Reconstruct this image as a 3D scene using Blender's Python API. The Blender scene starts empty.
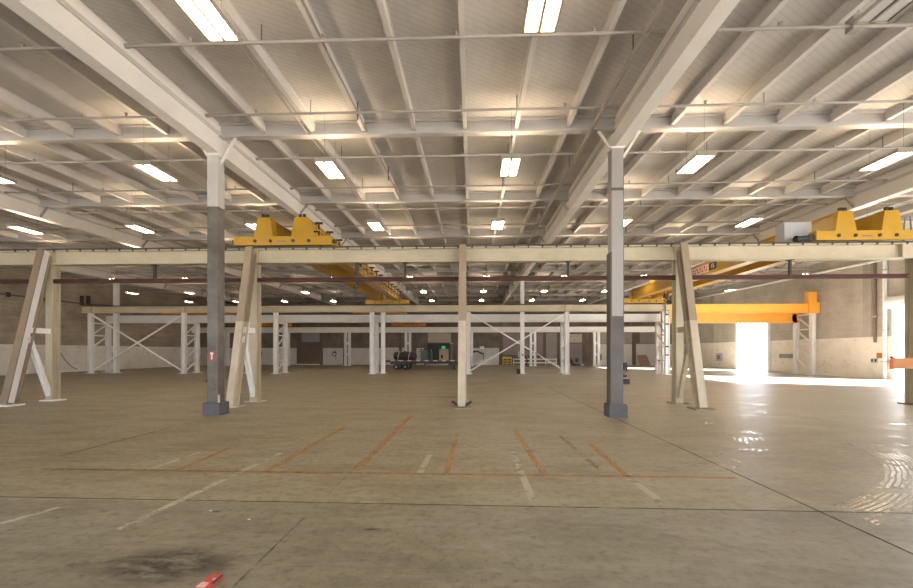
import bpy, math, random
from mathutils import Vector, Matrix

random.seed(7)
S = bpy.context.scene
COL = S.collection

# ---------------------------------------------------------------- camera model
F, CX, HOR, H = 426.0, 456.5, 351.5, 1.95
TH = math.radians(2.1)
cT, sT = math.cos(TH), math.sin(TH)

def WX(u, Y):
    """world X of image column u on the plane Y"""
    k = (u - CX) / F
    return Y * (k * cT - sT) / (k * sT + cT)

def YX(u, X):
    """world Y of image column u on the plane X"""
    k = (u - CX) / F
    return X * (k * sT + cT) / (k * cT - sT)

def ZV(u, v, Y):
    k = (u - CX) / F
    return H + (HOR - v) / F * (Y / (k * sT + cT))

def FL(u, v):
    """floor point seen at pixel u, v"""
    d = H * F / (v - HOR)
    k = (u - CX) / F
    return Vector((d * (k * cT - sT), d * (k * sT + cT), 0.0))

def proj(X, Y, Z):
    d = -X * sT + Y * cT
    if d < 0.2:
        return None
    r = X * cT + Y * sT
    return CX + F * r / d, HOR - F * (Z - H) / d

def seen(X, Y, Z, m=0):
    p = proj(X, Y, Z)
    return p is not None and -m <= p[0] <= 913 + m and -m <= p[1] <= 588 + m

# ---------------------------------------------------------------- materials
def nodes_of(name):
    m = bpy.data.materials.new(name)
    m.use_nodes = True
    nt = m.node_tree
    return m, nt, nt.nodes['Principled BSDF']

def N(nt, t, **kw):
    n = nt.nodes.new(t)
    for k, v in kw.items():
        setattr(n, k, v)
    return n

def math_node(nt, op, a, b=None, clamp=False):
    n = N(nt, 'ShaderNodeMath', operation=op, use_clamp=clamp)
    for i, x in enumerate((a, b)):
        if x is None:
            continue
        if isinstance(x, (int, float)):
            n.inputs[i].default_value = x
        else:
            nt.links.new(x, n.inputs[i])
    return n.outputs[0]

def mixc(nt, fac, a, b, mode='MIX'):
    n = N(nt, 'ShaderNodeMix', data_type='RGBA', blend_type=mode)
    for i, x in ((0, fac), (6, a), (7, b)):
        if isinstance(x, (int, float)):
            n.inputs[i].default_value = x
        elif isinstance(x, tuple):
            n.inputs[i].default_value = x if len(x) == 4 else (*x, 1)
        else:
            nt.links.new(x, n.inputs[i])
    return n.outputs[2]

def noise(nt, vec, scale, detail=5, rough=.6):
    n = N(nt, 'ShaderNodeTexNoise')
    n.inputs['Scale'].default_value = scale
    n.inputs['Detail'].default_value = detail
    n.inputs['Roughness'].default_value = rough
    if vec is not None:
        nt.links.new(vec, n.inputs['Vector'])
    return n.outputs[0]

def ramp(nt, fac, a, b):
    n = N(nt, 'ShaderNodeMapRange')
    nt.links.new(fac, n.inputs[0])
    n.inputs[1].default_value = a
    n.inputs[2].default_value = b
    return n.outputs[0]

def mapping(nt, vec, scale=(1, 1, 1), rot=(0, 0, 0)):
    n = N(nt, 'ShaderNodeMapping')
    nt.links.new(vec, n.inputs[0])
    n.inputs['Scale'].default_value = scale
    n.inputs['Rotation'].default_value = rot
    return n.outputs[0]

def paint(name, col, dirt=None, amount=.5, rough=.5, scale=1.3, metal=0.0, low=None, zsplit=None):
    """painted steel with blotchy dirt; low / zsplit = second paint below a height"""
    m, nt, b = nodes_of(name)
    tc = N(nt, 'ShaderNodeTexCoord')
    g = N(nt, 'ShaderNodeNewGeometry').outputs['Position']
    dirt = dirt or tuple(c * .6 for c in col)
    f = math_node(nt, 'MULTIPLY', ramp(nt, noise(nt, g, scale, 8, .7), .38, .75), amount)
    base = col
    if low is not None:
        sep = N(nt, 'ShaderNodeSeparateXYZ')
        nt.links.new(g, sep.inputs[0])
        wob = math_node(nt, 'MULTIPLY', noise(nt, g, 9, 2), .04)
        z = math_node(nt, 'ADD', sep.outputs[2], wob)
        t = math_node(nt, 'LESS_THAN', z, zsplit + .02)
        base = mixc(nt, t, col, low)
    c = mixc(nt, f, base, dirt)
    nt.links.new(c, b.inputs['Base Color'])
    b.inputs['Roughness'].default_value = rough
    b.inputs['Metallic'].default_value = metal
    return m

def emit(name, col, s):
    m, nt, b = nodes_of(name)
    b.inputs['Base Color'].default_value = (*col, 1)
    b.inputs['Emission Color'].default_value = (*col, 1)
    b.inputs['Emission Strength'].default_value = s
    return m

def concrete_wall(name, top, low, zs, board=1.0, dark=.55):
    """board-marked concrete above, painted band below zs"""
    m, nt, b = nodes_of(name)
    g = N(nt, 'ShaderNodeNewGeometry').outputs['Position']
    sep = N(nt, 'ShaderNodeSeparateXYZ')
    nt.links.new(g, sep.inputs[0])
    n1 = noise(nt, g, .45, 9, .68)
    n2 = noise(nt, mapping(nt, g, (.25, .25, 2.6)), 1.6, 5, .6)
    n3 = noise(nt, g, 7, 4, .7)
    c = mixc(nt, ramp(nt, n1, .35, .68), tuple(x * dark for x in top), top)
    c = mixc(nt, math_node(nt, 'MULTIPLY', ramp(nt, n2, .4, .7), .35 * board), c, tuple(x * 1.25 for x in top))
    # panel joints every 1.25 m in height
    zz = math_node(nt, 'FRACT', math_node(nt, 'DIVIDE', sep.outputs[2], 1.25))
    j = math_node(nt, 'LESS_THAN', zz, .025)
    c = mixc(nt, math_node(nt, 'MULTIPLY', j, .45 * board), c, tuple(x * .4 for x in top))
    c = mixc(nt, math_node(nt, 'MULTIPLY', ramp(nt, n3, .5, .8), .3), c, tuple(x * .5 for x in top))
    if low is not None:
        wob = math_node(nt, 'MULTIPLY', noise(nt, g, 4, 3), .08)
        t = math_node(nt, 'LESS_THAN', math_node(nt, 'ADD', sep.outputs[2], wob), zs + .04)
        lw = mixc(nt, ramp(nt, noise(nt, g, .9, 8, .7), .5, .85), low, tuple(x * .72 for x in low))
        # scuffs towards the floor
        sc = math_node(nt, 'MULTIPLY', ramp(nt, noise(nt, mapping(nt, g, (1, 1, 2)), 2.2, 6, .7), .56, .72), .5)
        lw = mixc(nt, sc, lw, (.35, .30, .24))
        c = mixc(nt, t, c, lw)
    nt.links.new(c, b.inputs['Base Color'])
    b.inputs['Roughness'].default_value = .85
    bp = N(nt, 'ShaderNodeBump')
    bp.inputs['Strength'].default_value = .25
    nt.links.new(n3, bp.inputs['Height'])
    nt.links.new(bp.outputs[0], b.inputs['Normal'])
    return m

def floor_material():
    m, nt, b = nodes_of('floor_concrete')
    g = N(nt, 'ShaderNodeNewGeometry').outputs['Position']
    sep = N(nt, 'ShaderNodeSeparateXYZ')
    nt.links.new(g, sep.inputs[0])
    big = noise(nt, g, .16, 7, .62)
    mid = noise(nt, mapping(nt, g, (.7, 1.5, 1), (0, 0, .15)), .8, 9, .68)
    fine = noise(nt, g, 9, 8, .75)
    c = mixc(nt, ramp(nt, big, .32, .68), (.195, .157, .089), (.268, .240, .175))
    c = mixc(nt, math_node(nt, 'MULTIPLY', ramp(nt, mid, .45, .68), .6), c, (.32, .29, .22))
    c = mixc(nt, math_node(nt, 'MULTIPLY', ramp(nt, mid, .5, .32), .6), c, (.105, .09, .058))
    c = mixc(nt, math_node(nt, 'MULTIPLY', ramp(nt, fine, .5, .64), .62), c, (.080, .068, .050))
    mic = noise(nt, g, 34, 5, .8)
    c = mixc(nt, math_node(nt, 'MULTIPLY', ramp(nt, mic, .52, .66), .35), c, (.30, .28, .23))
    m3 = noise(nt, mapping(nt, g, (.8, 2.0, 1), (0, 0, .3)), 3.0, 6, .7)
    c = mixc(nt, math_node(nt, 'MULTIPLY', ramp(nt, m3, .52, .66), .4), c, (.095, .08, .06))
    c = mixc(nt, math_node(nt, 'MULTIPLY', ramp(nt, m3, .46, .34), .35), c, (.33, .30, .23))
    # long sweeping scuffs of the trowel and of forklift wheels
    sw = noise(nt, mapping(nt, g, (.35, 3.2, 1), (0, 0, -.22)), 1.5, 7, .72)
    c = mixc(nt, math_node(nt, 'MULTIPLY', ramp(nt, sw, .54, .70), .42), c, (.35, .32, .26))
    side_grey_daylit = ramp(nt, math_node(nt, 'ADD', sep.outputs[0], math_node(nt, 'MULTIPLY', math_node(nt, 'SUBTRACT', big, .5), 14.0)), -1.0, 11.0)
    c = mixc(nt, math_node(nt, 'MULTIPLY', side_grey_daylit, .5), c, (.40, .395, .38))  # greyer concrete to the right, also paled in place of door daylight
    # nearest slab, before the cross joint: greyer mix, weaker light there also painted in
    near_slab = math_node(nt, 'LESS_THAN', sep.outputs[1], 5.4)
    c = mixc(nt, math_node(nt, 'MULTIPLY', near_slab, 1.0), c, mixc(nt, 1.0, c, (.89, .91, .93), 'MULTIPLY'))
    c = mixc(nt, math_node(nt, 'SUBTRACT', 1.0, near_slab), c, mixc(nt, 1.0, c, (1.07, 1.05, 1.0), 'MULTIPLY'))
    # small dark spots
    sp = N(nt, 'ShaderNodeTexVoronoi')
    nt.links.new(g, sp.inputs['Vector'])
    sp.inputs['Scale'].default_value = 1.1
    spot = math_node(nt, 'LESS_THAN', sp.outputs['Distance'], .045)
    c = mixc(nt, math_node(nt, 'MULTIPLY', spot, .6), c, (.05, .04, .032))
    # wet tyre arcs on the right, all about one turning point
    dx = math_node(nt, 'SUBTRACT', sep.outputs[0], 1.26)
    dy = math_node(nt, 'SUBTRACT', sep.outputs[1], 12.07)
    r = math_node(nt, 'SQRT', math_node(nt, 'ADD', math_node(nt, 'MULTIPLY', dx, dx), math_node(nt, 'MULTIPLY', dy, dy)))
    rr = math_node(nt, 'ADD', r, math_node(nt, 'MULTIPLY', math_node(nt, 'SUBTRACT', noise(nt, g, .6, 3), .5), .14))
    def arc_band(R_, w_, freq, lo, hi, ncut, nsc):
        band_ = ramp(nt, math_node(nt, 'ABSOLUTE', math_node(nt, 'SUBTRACT', rr, R_)), w_, w_ * .7)
        tr_ = math_node(nt, 'LESS_THAN', math_node(nt, 'FRACT', math_node(nt, 'MULTIPLY', rr, freq)), .6)
        side = math_node(nt, 'MULTIPLY', math_node(nt, 'GREATER_THAN', dx, lo), math_node(nt, 'LESS_THAN', dy, hi))
        br_ = ramp(nt, noise(nt, g, nsc, 6, .7), ncut, ncut + .07)
        return math_node(nt, 'MULTIPLY', math_node(nt, 'MULTIPLY', band_, tr_), math_node(nt, 'MULTIPLY', br_, side), True)
    arc = arc_band(7.58, .36, 15.0, 3.3, -2.6, .44, 1.4)
    arc2 = math_node(nt, 'MAXIMUM', arc_band(5.4, .45, 9.0, 1.5, 1.0, .50, 1.3), arc_band(8.5, .4, 9.0, 3.0, 4.0, .52, .9))
    arc2 = math_node(nt, 'MAXIMUM', arc2, arc_band(10.3, .35, 9.0, 3.0, 5.0, .54, .7))
    # damp patches
    damp = ramp(nt, noise(nt, mapping(nt, g, (.55, 1.0, 1)), .55, 7, .7), .54, .66)
    rx = ramp(nt, sep.outputs[0], 1.5, 6.0)
    damp = math_node(nt, 'MULTIPLY', damp, math_node(nt, 'MULTIPLY', rx, .7), True)
    wet = math_node(nt, 'MAXIMUM', arc, math_node(nt, 'MULTIPLY', arc2, .75))
    c = mixc(nt, math_node(nt, 'MULTIPLY', wet, .3), c, (.09, .085, .08))
    nt.links.new(c, b.inputs['Base Color'])
    ro = math_node(nt, 'SUBTRACT', .48, math_node(nt, 'MULTIPLY', damp, .20))
    ro = math_node(nt, 'SUBTRACT', ro, math_node(nt, 'MULTIPLY', side_grey_daylit, .05))
    ro = math_node(nt, 'SUBTRACT', ro, math_node(nt, 'MULTIPLY', wet, .22))
    ro = math_node(nt, 'ADD', ro, math_node(nt, 'MULTIPLY', math_node(nt, 'SUBTRACT', fine, .5), .25))
    ro = math_node(nt, 'MAXIMUM', ro, .15)
    nt.links.new(ro, b.inputs['Roughness'])
    b.inputs['Specular IOR Level'].default_value = .65
    nt.links.new(wet, b.inputs['Coat Weight'])
    b.inputs['Coat Roughness'].default_value = .2
    b.inputs['Coat IOR'].default_value = 2.0
    bw = N(nt, 'ShaderNodeBump')
    bw.inputs['Strength'].default_value = .15
    bw.inputs['Distance'].default_value = .012
    nt.links.new(math_node(nt, 'MULTIPLY', wet, noise(nt, g, 14, 3)), bw.inputs['Height'])
    bp = N(nt, 'ShaderNodeBump')
    bp.inputs['Strength'].default_value = .12
    bp.inputs['Distance'].default_value = .03
    nt.links.new(bw.outputs[0], bp.inputs['Normal'])
    nt.links.new(math_node(nt, 'MULTIPLY', fine, math_node(nt, 'SUBTRACT', 1.0, wet)), bp.inputs['Height'])
    nt.links.new(bp.outputs[0], b.inputs['Normal'])
    return m

def worn(name, col, keep=.5, scale=6.0, stretch=(1, 1, 1)):
    """worn floor paint or stain: breaks up into the concrete beneath"""
    m, nt, b = nodes_of(name)
    g = N(nt, 'ShaderNodeNewGeometry').outputs['Position']
    n = noise(nt, mapping(nt, g, stretch), scale, 9, .75)
    n2 = noise(nt, g, .9, 3, .6)
    s = math_node(nt, 'ADD', math_node(nt, 'MULTIPLY', n, .6), math_node(nt, 'MULTIPLY', n2, .4))
    a = math_node(nt, 'MULTIPLY', ramp(nt, s, .5 + (0.5 - keep) * .3 - .06, .5 + (0.5 - keep) * .3 + .08), .72)
    b.inputs['Base Color'].default_value = (*col, 1)
    b.inputs['Roughness'].default_value = .6
    nt.links.new(a, b.inputs['Alpha'])
    return m

def stain_material(name, col):
    m, nt, b = nodes_of(name)
    tc = N(nt, 'ShaderNodeTexCoord').outputs['Generated']
    v = N(nt, 'ShaderNodeVectorMath', operation='SUBTRACT')
    nt.links.new(tc, v.inputs[0])
    v.inputs[1].default_value = (.5, .5, 0)
    sep = N(nt, 'ShaderNodeSeparateXYZ')
    nt.links.new(v.outputs[0], sep.inputs[0])
    r = math_node(nt, 'SQRT', math_node(nt, 'ADD', math_node(nt, 'MULTIPLY', sep.outputs[0], sep.outputs[0]), math_node(nt, 'MULTIPLY', sep.outputs[1], sep.outputs[1])))
    g = N(nt, 'ShaderNodeNewGeometry').outputs['Position']
    n = noise(nt, mapping(nt, g, (1, 2.2, 1)), 3.2, 8, .7)
    a = math_node(nt, 'MULTIPLY', ramp(nt, r, .5, .22), ramp(nt, n, .38, .56))
    nt.links.new(math_node(nt, 'MULTIPLY', a, .62), b.inputs['Alpha'])
    b.inputs['Base Color'].default_value = (*col, 1)
    b.inputs['Roughness'].default_value = .4
    return m

def deck_material():
    m, nt, b = nodes_of('roof_deck')
    g = N(nt, 'ShaderNodeNewGeometry').outputs['Position']
    n1 = noise(nt, g, .5, 8, .65)
    n2 = noise(nt, mapping(nt, g, (3, .8, 1), (0, 0, .5)), 2.5, 6, .65)
    w = N(nt, 'ShaderNodeTexWave')
    w.inputs['Scale'].default_value = 2.1
    w.inputs['Distortion'].default_value = .6
    nt.links.new(mapping(nt, g, (1, 1, 1), (0, 0, math.radians(58))), w.inputs['Vector'])
    c = mixc(nt, ramp(nt, n1, .3, .7), (.375, .352, .338), (.49, .465, .447))
    c = mixc(nt, math_node(nt, 'MULTIPLY', ramp(nt, n2, .5, .75), .3), c, (.30, .26, .22))
    c = mixc(nt, math_node(nt, 'MULTIPLY', ramp(nt, w.outputs[1], .75, 1.0), .22), c, (.24, .21, .18))
    nt.links.new(c, b.inputs['Base Color'])
    b.inputs['Roughness'].default_value = .8
    bp = N(nt, 'ShaderNodeBump')
    bp.inputs['Strength'].default_value = .2
    nt.links.new(w.outputs[1], bp.inputs['Height'])
    nt.links.new(bp.outputs[0], b.inputs['Normal'])
    return m

M = {}
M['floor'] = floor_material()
M['deck'] = deck_material()
M['wall_left'] = concrete_wall('left_wall_concrete', (.40, .34, .265), (.78, .74, .68), 2.55)
M['wall_right'] = concrete_wall('right_wall_concrete', (.50, .45, .39), (.80, .74, .65), 3.0, .6, .7)
M['wall_far'] = concrete_wall('far_wall_concrete', (.27, .215, .17), None, 0, .3, .5)
M['far_low'] = paint('far_white_paint', (.74, .70, .65), (.45, .40, .34), .5, .8, .8)
M['far_grey'] = paint('far_grey_panel', (.40, .36, .32), (.24, .2, .17), .7, .8, .5)
M['far_brown'] = paint('far_brown_panel', (.20, .14, .105), (.11, .08, .06), .7, .7, .5)
M['far_dark'] = paint('far_dark_panel', (.07, .06, .055), (.035, .03, .03), .6, .6, .5)
M['far_mauve'] = paint('far_mauve_door', (.33, .25, .23), (.2, .15, .14), .6, .7, .5)
M['roof_white'] = paint('roof_steel_white', (.74, .70, .66), (.50, .45, .40), .4, .55, .7)
M['roof_beam'] = paint('roof_cross_beam_paint', (.42, .395, .375), (.28, .25, .23), .45, .55, .7)
M['roof_joist'] = paint('roof_joist_paint', (.54, .51, .485), (.34, .30, .265), .55, .6, .6)
M['pipe_grey'] = paint('pipe_grey', (.30, .27, .245), (.16, .135, .115), .5, .5)
M['pipe_dark'] = paint('pipe_dark', (.10, .08, .07), None, .4, .5)
M['cream'] = paint('runway_cream', (.475, .41, .295), (.30, .245, .16), .55, .5, 1.1)
M['white'] = paint('column_white', (.82, .81, .80), (.58, .55, .51), .4, .5, 1.0)
M['beam_white'] = paint('back_runway_white', (.76, .73, .68), (.5, .46, .4), .45, .5, .9)
M['leg_split'] = paint('leg_cream_brown', (.29, .225, .155), (.19, .145, .10), .5, .5, 1.1, low=(.52, .445, .33), zsplit=3.05)
M['leg_brown'] = paint('leg_brown', (.24, .18, .12), (.14, .105, .07), .5, .5, 1.1)
M['col_left'] = paint('column_paint_left', (.50, .47, .44), (.32, .29, .26), .4, .5, 1.2, low=(.078, .063, .051), zsplit=6.4)
M['col_right'] = paint('column_paint_right', (.32, .295, .28), (.22, .2, .185), .4, .5, 1.2, low=(.075, .061, .051), zsplit=3.0)
M['pad'] = paint('pad_concrete', (.105, .10, .105), (.06, .057, .058), .6, .8, 3)
M['col_dark'] = paint('corner_dark', (.10, .085, .08), None, .4, .5)
M['red_oxide'] = paint('red_oxide_steel', (.075, .020, .013), (.03, .012, .009), .6, .75, 2)
M['rail'] = paint('crane_rail_steel', (.06, .05, .045), None, .5, .45)
M['yellow'] = paint('crane_yellow', (.47, .26, .012), (.30, .16, .008), .4, .4, 1.4)
M['orange'] = paint('orange_paint', (.90, .42, .06), (.66, .29, .04), .35, .4, 1.4)
M['crane_orange'] = paint('crane_orange', (.80, .26, .02), (.45, .13, .01), .4, .45, 1.4)
M['black'] = paint('black_plastic', (.025, .025, .027), (.05, .045, .04), .5, .45, 2)
M['dark_metal'] = paint('dark_metal', (.03, .027, .026), None, .4, .7, 2)
M['cabinet_grey'] = paint('cabinet_grey', (.45, .45, .46), (.3, .3, .3), .4, .4, 2)
M['rubber'] = paint('tyre_rubber', (.02, .02, .02), None, .3, .8)
M['rim'] = paint('wheel_rim', (.40, .40, .40), (.35, .33, .3), .4, .35, 6)
M['green'] = paint('machine_green', (.012, .09, .035), (.01, .07, .03), .5, .4, 3)
M['door_pale'] = paint('door_pale', (.58, .50, .40), (.38, .32, .24), .4, .6, 2)
M['yellow_safety'] = paint('safety_yellow', (.72, .52, .05), (.4, .3, .05), .4, .5, 3)
M['steel_blue'] = paint('steel_post_grey', (.17, .17, .20), (.09, .09, .1), .5, .5, 2)
M['sign_red'] = paint('sign_red', (.38, .05, .035), None, .2, .5)
M['sign_pink'] = paint('sign_faded_white', (.80, .62, .56), None, .2, .5)
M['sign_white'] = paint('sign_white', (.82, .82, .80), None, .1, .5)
M['board_pink'] = paint('board_pinkish', (.42, .235, .19), (.3, .16, .13), .5, .7, 2)
M['board_orange'] = paint('board_orange', (.40, .15, .035), (.26, .09, .02), .4, .6, 3)
M['louver'] = paint('vent_grey', (.16, .155, .14), (.08, .08, .07), .4, .5, 6)
M['hose'] = paint('cable_grey', (.25, .22, .19), None, .3, .6)
M['lamp_body'] = paint('lamp_body', (.30, .27, .20), None, .3, .5)
M['tubes'] = emit('lamp_tubes_lit', (1.0, .80, .56), 34.0)
M['tubes_up'] = emit('lamp_tubes_upper_slot', (1.0, .78, .52), 90.0)
M['tubes_off'] = emit('lamp_tubes_dim', (.42, .41, .40), .12)
M['exit_green'] = emit('exit_sign_green', (.03, .55, .16), .5)
M['exit_pale'] = emit('exit_sign_pale', (.55, .85, .55), .3)
M['paper_red'] = paint('paper_red', (.62, .05, .03), (.5, .04, .03), .3, .35, 12)
M['paper_pale'] = paint('paper_pale', (.80, .52, .44), None, .2, .35, 12)
M['line_white'] = worn('worn_white_line', (.64, .60, .51), .72, 5)
M['line_orange'] = worn('worn_orange_line', (.50, .285, .12), .70, 5)
M['line_orange_faint'] = worn('faint_orange_line', (.34, .215, .11), .55, 5)
M['joint'] = worn('joint_dark', (.04, .032, .025), .85, 3)
M['joint_faint'] = worn('joint_faint_dark', (.09, .07, .05), .45, 3)
M['stain'] = stain_material('oil_stain', (.028, .024, .027))
M['ground'] = paint('yard_concrete', (.30, .29, .27), (.24, .23, .22), .4, .85, .5)
M['litter'] = paint('litter_white', (.75, .73, .7), None, .2, .6)
M['light_strip'] = M['white']

# ---------------------------------------------------------------- mesh builder
class MB:
    def __init__(s):
        s.v, s.f, s.mi, s.mats = [], [], [], []
        s.cur = 0

    def add(s, vs, fs):
        o = len(s.v)
        s.v += [Vector(p) for p in vs]
        s.f += [[i + o for i in f] for f in fs]
        s.mi += [s.cur] * len(fs)
        return s

    def box(s, x0, x1, y0, y1, z0, z1):
        vs = [(x, y, z) for z in (z0, z1) for y in (y0, y1) for x in (x0, x1)]
        return s.add(vs, [(0, 2, 3, 1), (4, 5, 7, 6), (0, 1, 5, 4), (2, 6, 7, 3), (0, 4, 6, 2), (1, 3, 7, 5)])

    def frame_of(s, p, q, up):
        p, q = Vector(p), Vector(q)
        d = (q - p).normalized()
        up = Vector(up)
        if abs(d.dot(up)) > .98:
            up = Vector((0, 1, 0)) if abs(d.y) < .9 else Vector((1, 0, 0))
        a = d.cross(up).normalized()
        return p, q, a, a.cross(d).normalized()

    def sweep(s, p, q, poly, up=(0, 0, 1)):
        """extrude 2-D polygon (a = side, b = up) from p to q"""
        p, q, a, b = s.frame_of(p, q, up)
        n = len(poly)
        vs = [p + a * x + b * y for x, y in poly] + [q + a * x + b * y for x, y in poly]
        fs = [(i, (i + 1) % n, (i + 1) % n + n, i + n) for i in range(n)]
        fs += [tuple(range(n))[::-1], tuple(range(n, 2 * n))]
        return s.add(vs, fs)

    def bar(s, p, q, w, d, up=(0, 0, 1)):
        w, d = w / 2, d / 2
        return s.sweep(p, q, [(-w, -d), (w, -d), (w, d), (-w, d)], up)

    def cyl(s, p, q, r, n=10, up=(0, 0, 1)):
        return s.sweep(p, q, [(r * math.cos(2 * math.pi * i / n), r * math.sin(2 * math.pi * i / n)) for i in range(n)], up)

    def ibeam(s, p, q, depth, width, tf=.03, tw=.025, up=(0, 0, 1)):
        h, w, t = depth / 2, width / 2, tw / 2
        poly = [(-w, -h), (w, -h), (w, -h + tf), (t, -h + tf), (t, h - tf), (w, h - tf), (w, h), (-w, h),
                (-w, h - tf), (-t, h - tf), (-t, -h + tf), (-w, -h + tf)]
        return s.sweep(p, q, poly, up)

    def tube(s, pts, r, n=6):
        for a, b in zip(pts, pts[1:]):
            s.cyl(a, b, r, n)
        return s

    def torus(s, c, R, r, axis='y', n=24, k=8):
        vs, fs = [], []
        for i in range(n):
            t = 2 * math.pi * i / n
            for j in range(k):
                p = 2 * math.pi * j / k
                d = R + r * math.cos(p)
                x, y, z = d * math.cos(t), r * math.sin(p), d * math.sin(t)
                v = (x, y, z) if axis == 'y' else ((y, x, z) if axis == 'x' else (x, z, y))
                vs.append(Vector(c) + Vector(v))
        for i in range(n):
            for j in range(k):
                fs.append((i * k + j, i * k + (j + 1) % k, ((i + 1) % n) * k + (j + 1) % k, ((i + 1) % n) * k + j))
        return s.add(vs, fs)

    def build(s, name, mat, parent=None, origin=None, label=None, kind=None):
        me = bpy.data.meshes.new(name)
        off = Vector(origin) if origin is not None else (root_loc(parent) if parent else Vector((0, 0, 0)))
        me.from_pydata([tuple(v - off) for v in s.v], [], s.f)
        for x in (mat if isinstance(mat, (list, tuple)) else [mat]):
            me.materials.append(M[x])
        for p, k in zip(me.polygons, s.mi):
            p.material_index = k
        me.update()
        import bmesh
        bm = bmesh.new()
        bm.from_mesh(me)
        bmesh.ops.recalc_face_normals(bm, faces=bm.faces)
        bm.to_mesh(me)
        bm.free()
        o = bpy.data.objects.new(name, me)
        COL.objects.link(o)
        if parent:
            o.parent = parent
        elif origin is not None:
            o.location = off
        if label:
            o['label'] = label
        if kind:
            o['kind'] = kind
        return o

def root_loc(o):
    p = Vector((0, 0, 0))
    while o:
        p = p + o.location
        o = o.parent
    return p

def thing(name, label, cat, loc, group=None):
    o = bpy.data.objects.new(name, None)
    o.empty_display_size = .2
    COL.objects.link(o)
    o.location = loc
    return tag(o, label, cat, group)

def tag(o, label, cat, group=None):
    o['label'], o['category'] = label, cat
    if group:
        o['group'] = group
    return o

def structure(name, mb, mat, parent=None):
    o = mb.build(name, mat, parent)
    o['kind'] = 'structure'
    return o

def dup(root, loc, label, group=None):
    r = root.copy()
    COL.objects.link(r)
    r.location = loc
    r['label'] = label
    if group:
        r['group'] = group
    for ch in list(root.children):
        c = ch.copy()
        COL.objects.link(c)
        c.parent = r
        for g in list(ch.children):
            d = g.copy()
            COL.objects.link(d)
            d.parent = c
    return r

ORD = ['', 'first', 'second', 'third', 'fourth', 'fifth', 'sixth', 'seventh', 'eighth', 'ninth', 'tenth', 'eleventh', 'twelfth',
       'thirteenth', 'fourteenth', 'fifteenth', 'sixteenth', 'seventeenth', 'eighteenth', 'nineteenth', 'twentieth']

def nth(k):
    return ORD[k] if k < len(ORD) else '%dth' % k

# ---------------------------------------------------------------- dimensions
XL, XR, YF, YB = -38.4, 28.9, 62.0, -9.0
SL = .015
def up(Y, z):
    return z + SL * (Y - 12.9)
ZD, ZJ, ZBM, ZG = 8.97, 8.65, 8.53, 8.02
GX = [-32.35, -20.1, -7.9, 4.4, 16.6]
GNAME = ['the far left girder', 'the left side girder', 'the left near column girder', 'the right near column girder', 'the right side girder']
BY = [.7 + 6.1 * i for i in range(11)]          # cross beams
R1, R2, R2B, R3 = 16.35, 36.7, 38.5, 57.0

# ---------------------------------------------------------------- setting
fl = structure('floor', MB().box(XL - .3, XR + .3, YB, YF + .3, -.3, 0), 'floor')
structure('ground', MB().box(XR + .3, 140, -60, 140, -.3, -.02).box(XL - .3, XR + .3, -60, YB, -.3, -.02), 'ground')

mb = MB()
mb.add([(XL - .3, YB, up(YB, ZD)), (XR + .3, YB, up(YB, ZD)), (XR + .3, YF + .3, up(YF, ZD)), (XL - .3, YF + .3, up(YF, ZD)),
        (XL - .3, YB, up(YB, ZD) + .2), (XR + .3, YB, up(YB, ZD) + .2), (XR + .3, YF + .3, up(YF, ZD) + .2), (XL - .3, YF + .3, up(YF, ZD) + .2)],
       [(0, 1, 2, 3), (4, 7, 6, 5), (0, 4, 5, 1), (1, 5, 6, 2), (2, 6, 7, 3), (3, 7, 4, 0)])
structure('ceiling', mb, 'deck')
def wall_x(mb, x0, x1, y0, y1, z0, z1=None):
    """stretch of side wall; with no z1 it runs up to the sloping roof deck"""
    ta, tb = (up(y0, ZD) + .02, up(y1, ZD) + .02) if z1 is None else (z1, z1)
    return mb.add([(x0, y0, z0), (x1, y0, z0), (x1, y1, z0), (x0, y1, z0), (x0, y0, ta), (x1, y0, ta), (x1, y1, tb), (x0, y1, tb)],
                  [(3, 2, 1, 0), (4, 5, 6, 7), (0, 1, 5, 4), (1, 2, 6, 5), (2, 3, 7, 6), (3, 0, 4, 7)])
wl = structure('wall_left', wall_x(MB(), XL - .3, XL, YB, YF, 0), 'wall_left')
wf = structure('wall_far', MB().box(XL - .3, XR + .3, YF, YF + .3, 0, up(YF, ZD) + .05), 'wall_far')
# right wall with its openings; the nearest two are unseen, added for daylight
DY0, DY1, DZ = 42.7, 47.4, 5.6      # bright doorway beyond the orange runway
EY0, EY1, EZ = 21.5, 30.1, 5.3      # opening with the coiled shutter
OPEN = [(-7.0, 1.0, 5.3), (2.0, 8.0, 5.3), (EY0, EY1, EZ), (DY0, DY1, DZ)]
mb = MB()
y = YB
for a_, c_, h_ in OPEN:
    wall_x(mb, XR, XR + .3, y, a_, 0)
    wall_x(mb, XR, XR + .3, a_, c_, h_)
    y = c_
wall_x(mb, XR, XR + .3, y, YF, 0)
wr = structure('wall_right', mb, 'wall_right')
# unseen back wall behind the camera; its openings are made to let daylight in
mb = MB()
x = XL - .3
for k in range(6):
    a_ = -34 + k * 10.4
    mb.box(x, a_, YB - .3, YB, 0, up(YB, ZD)).box(a_, a_ + 7.6, YB - .3, YB, 5.0, up(YB, ZD))
    x = a_ + 7.6
mb.box(x, XR + .3, YB - .3, YB, 0, up(YB, ZD))
structure('wall_back', mb, 'wall_left')

def wall_bit(name, par, mb, mat, label=None):
    return mb.build(name, mat, par, label=label)

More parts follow.
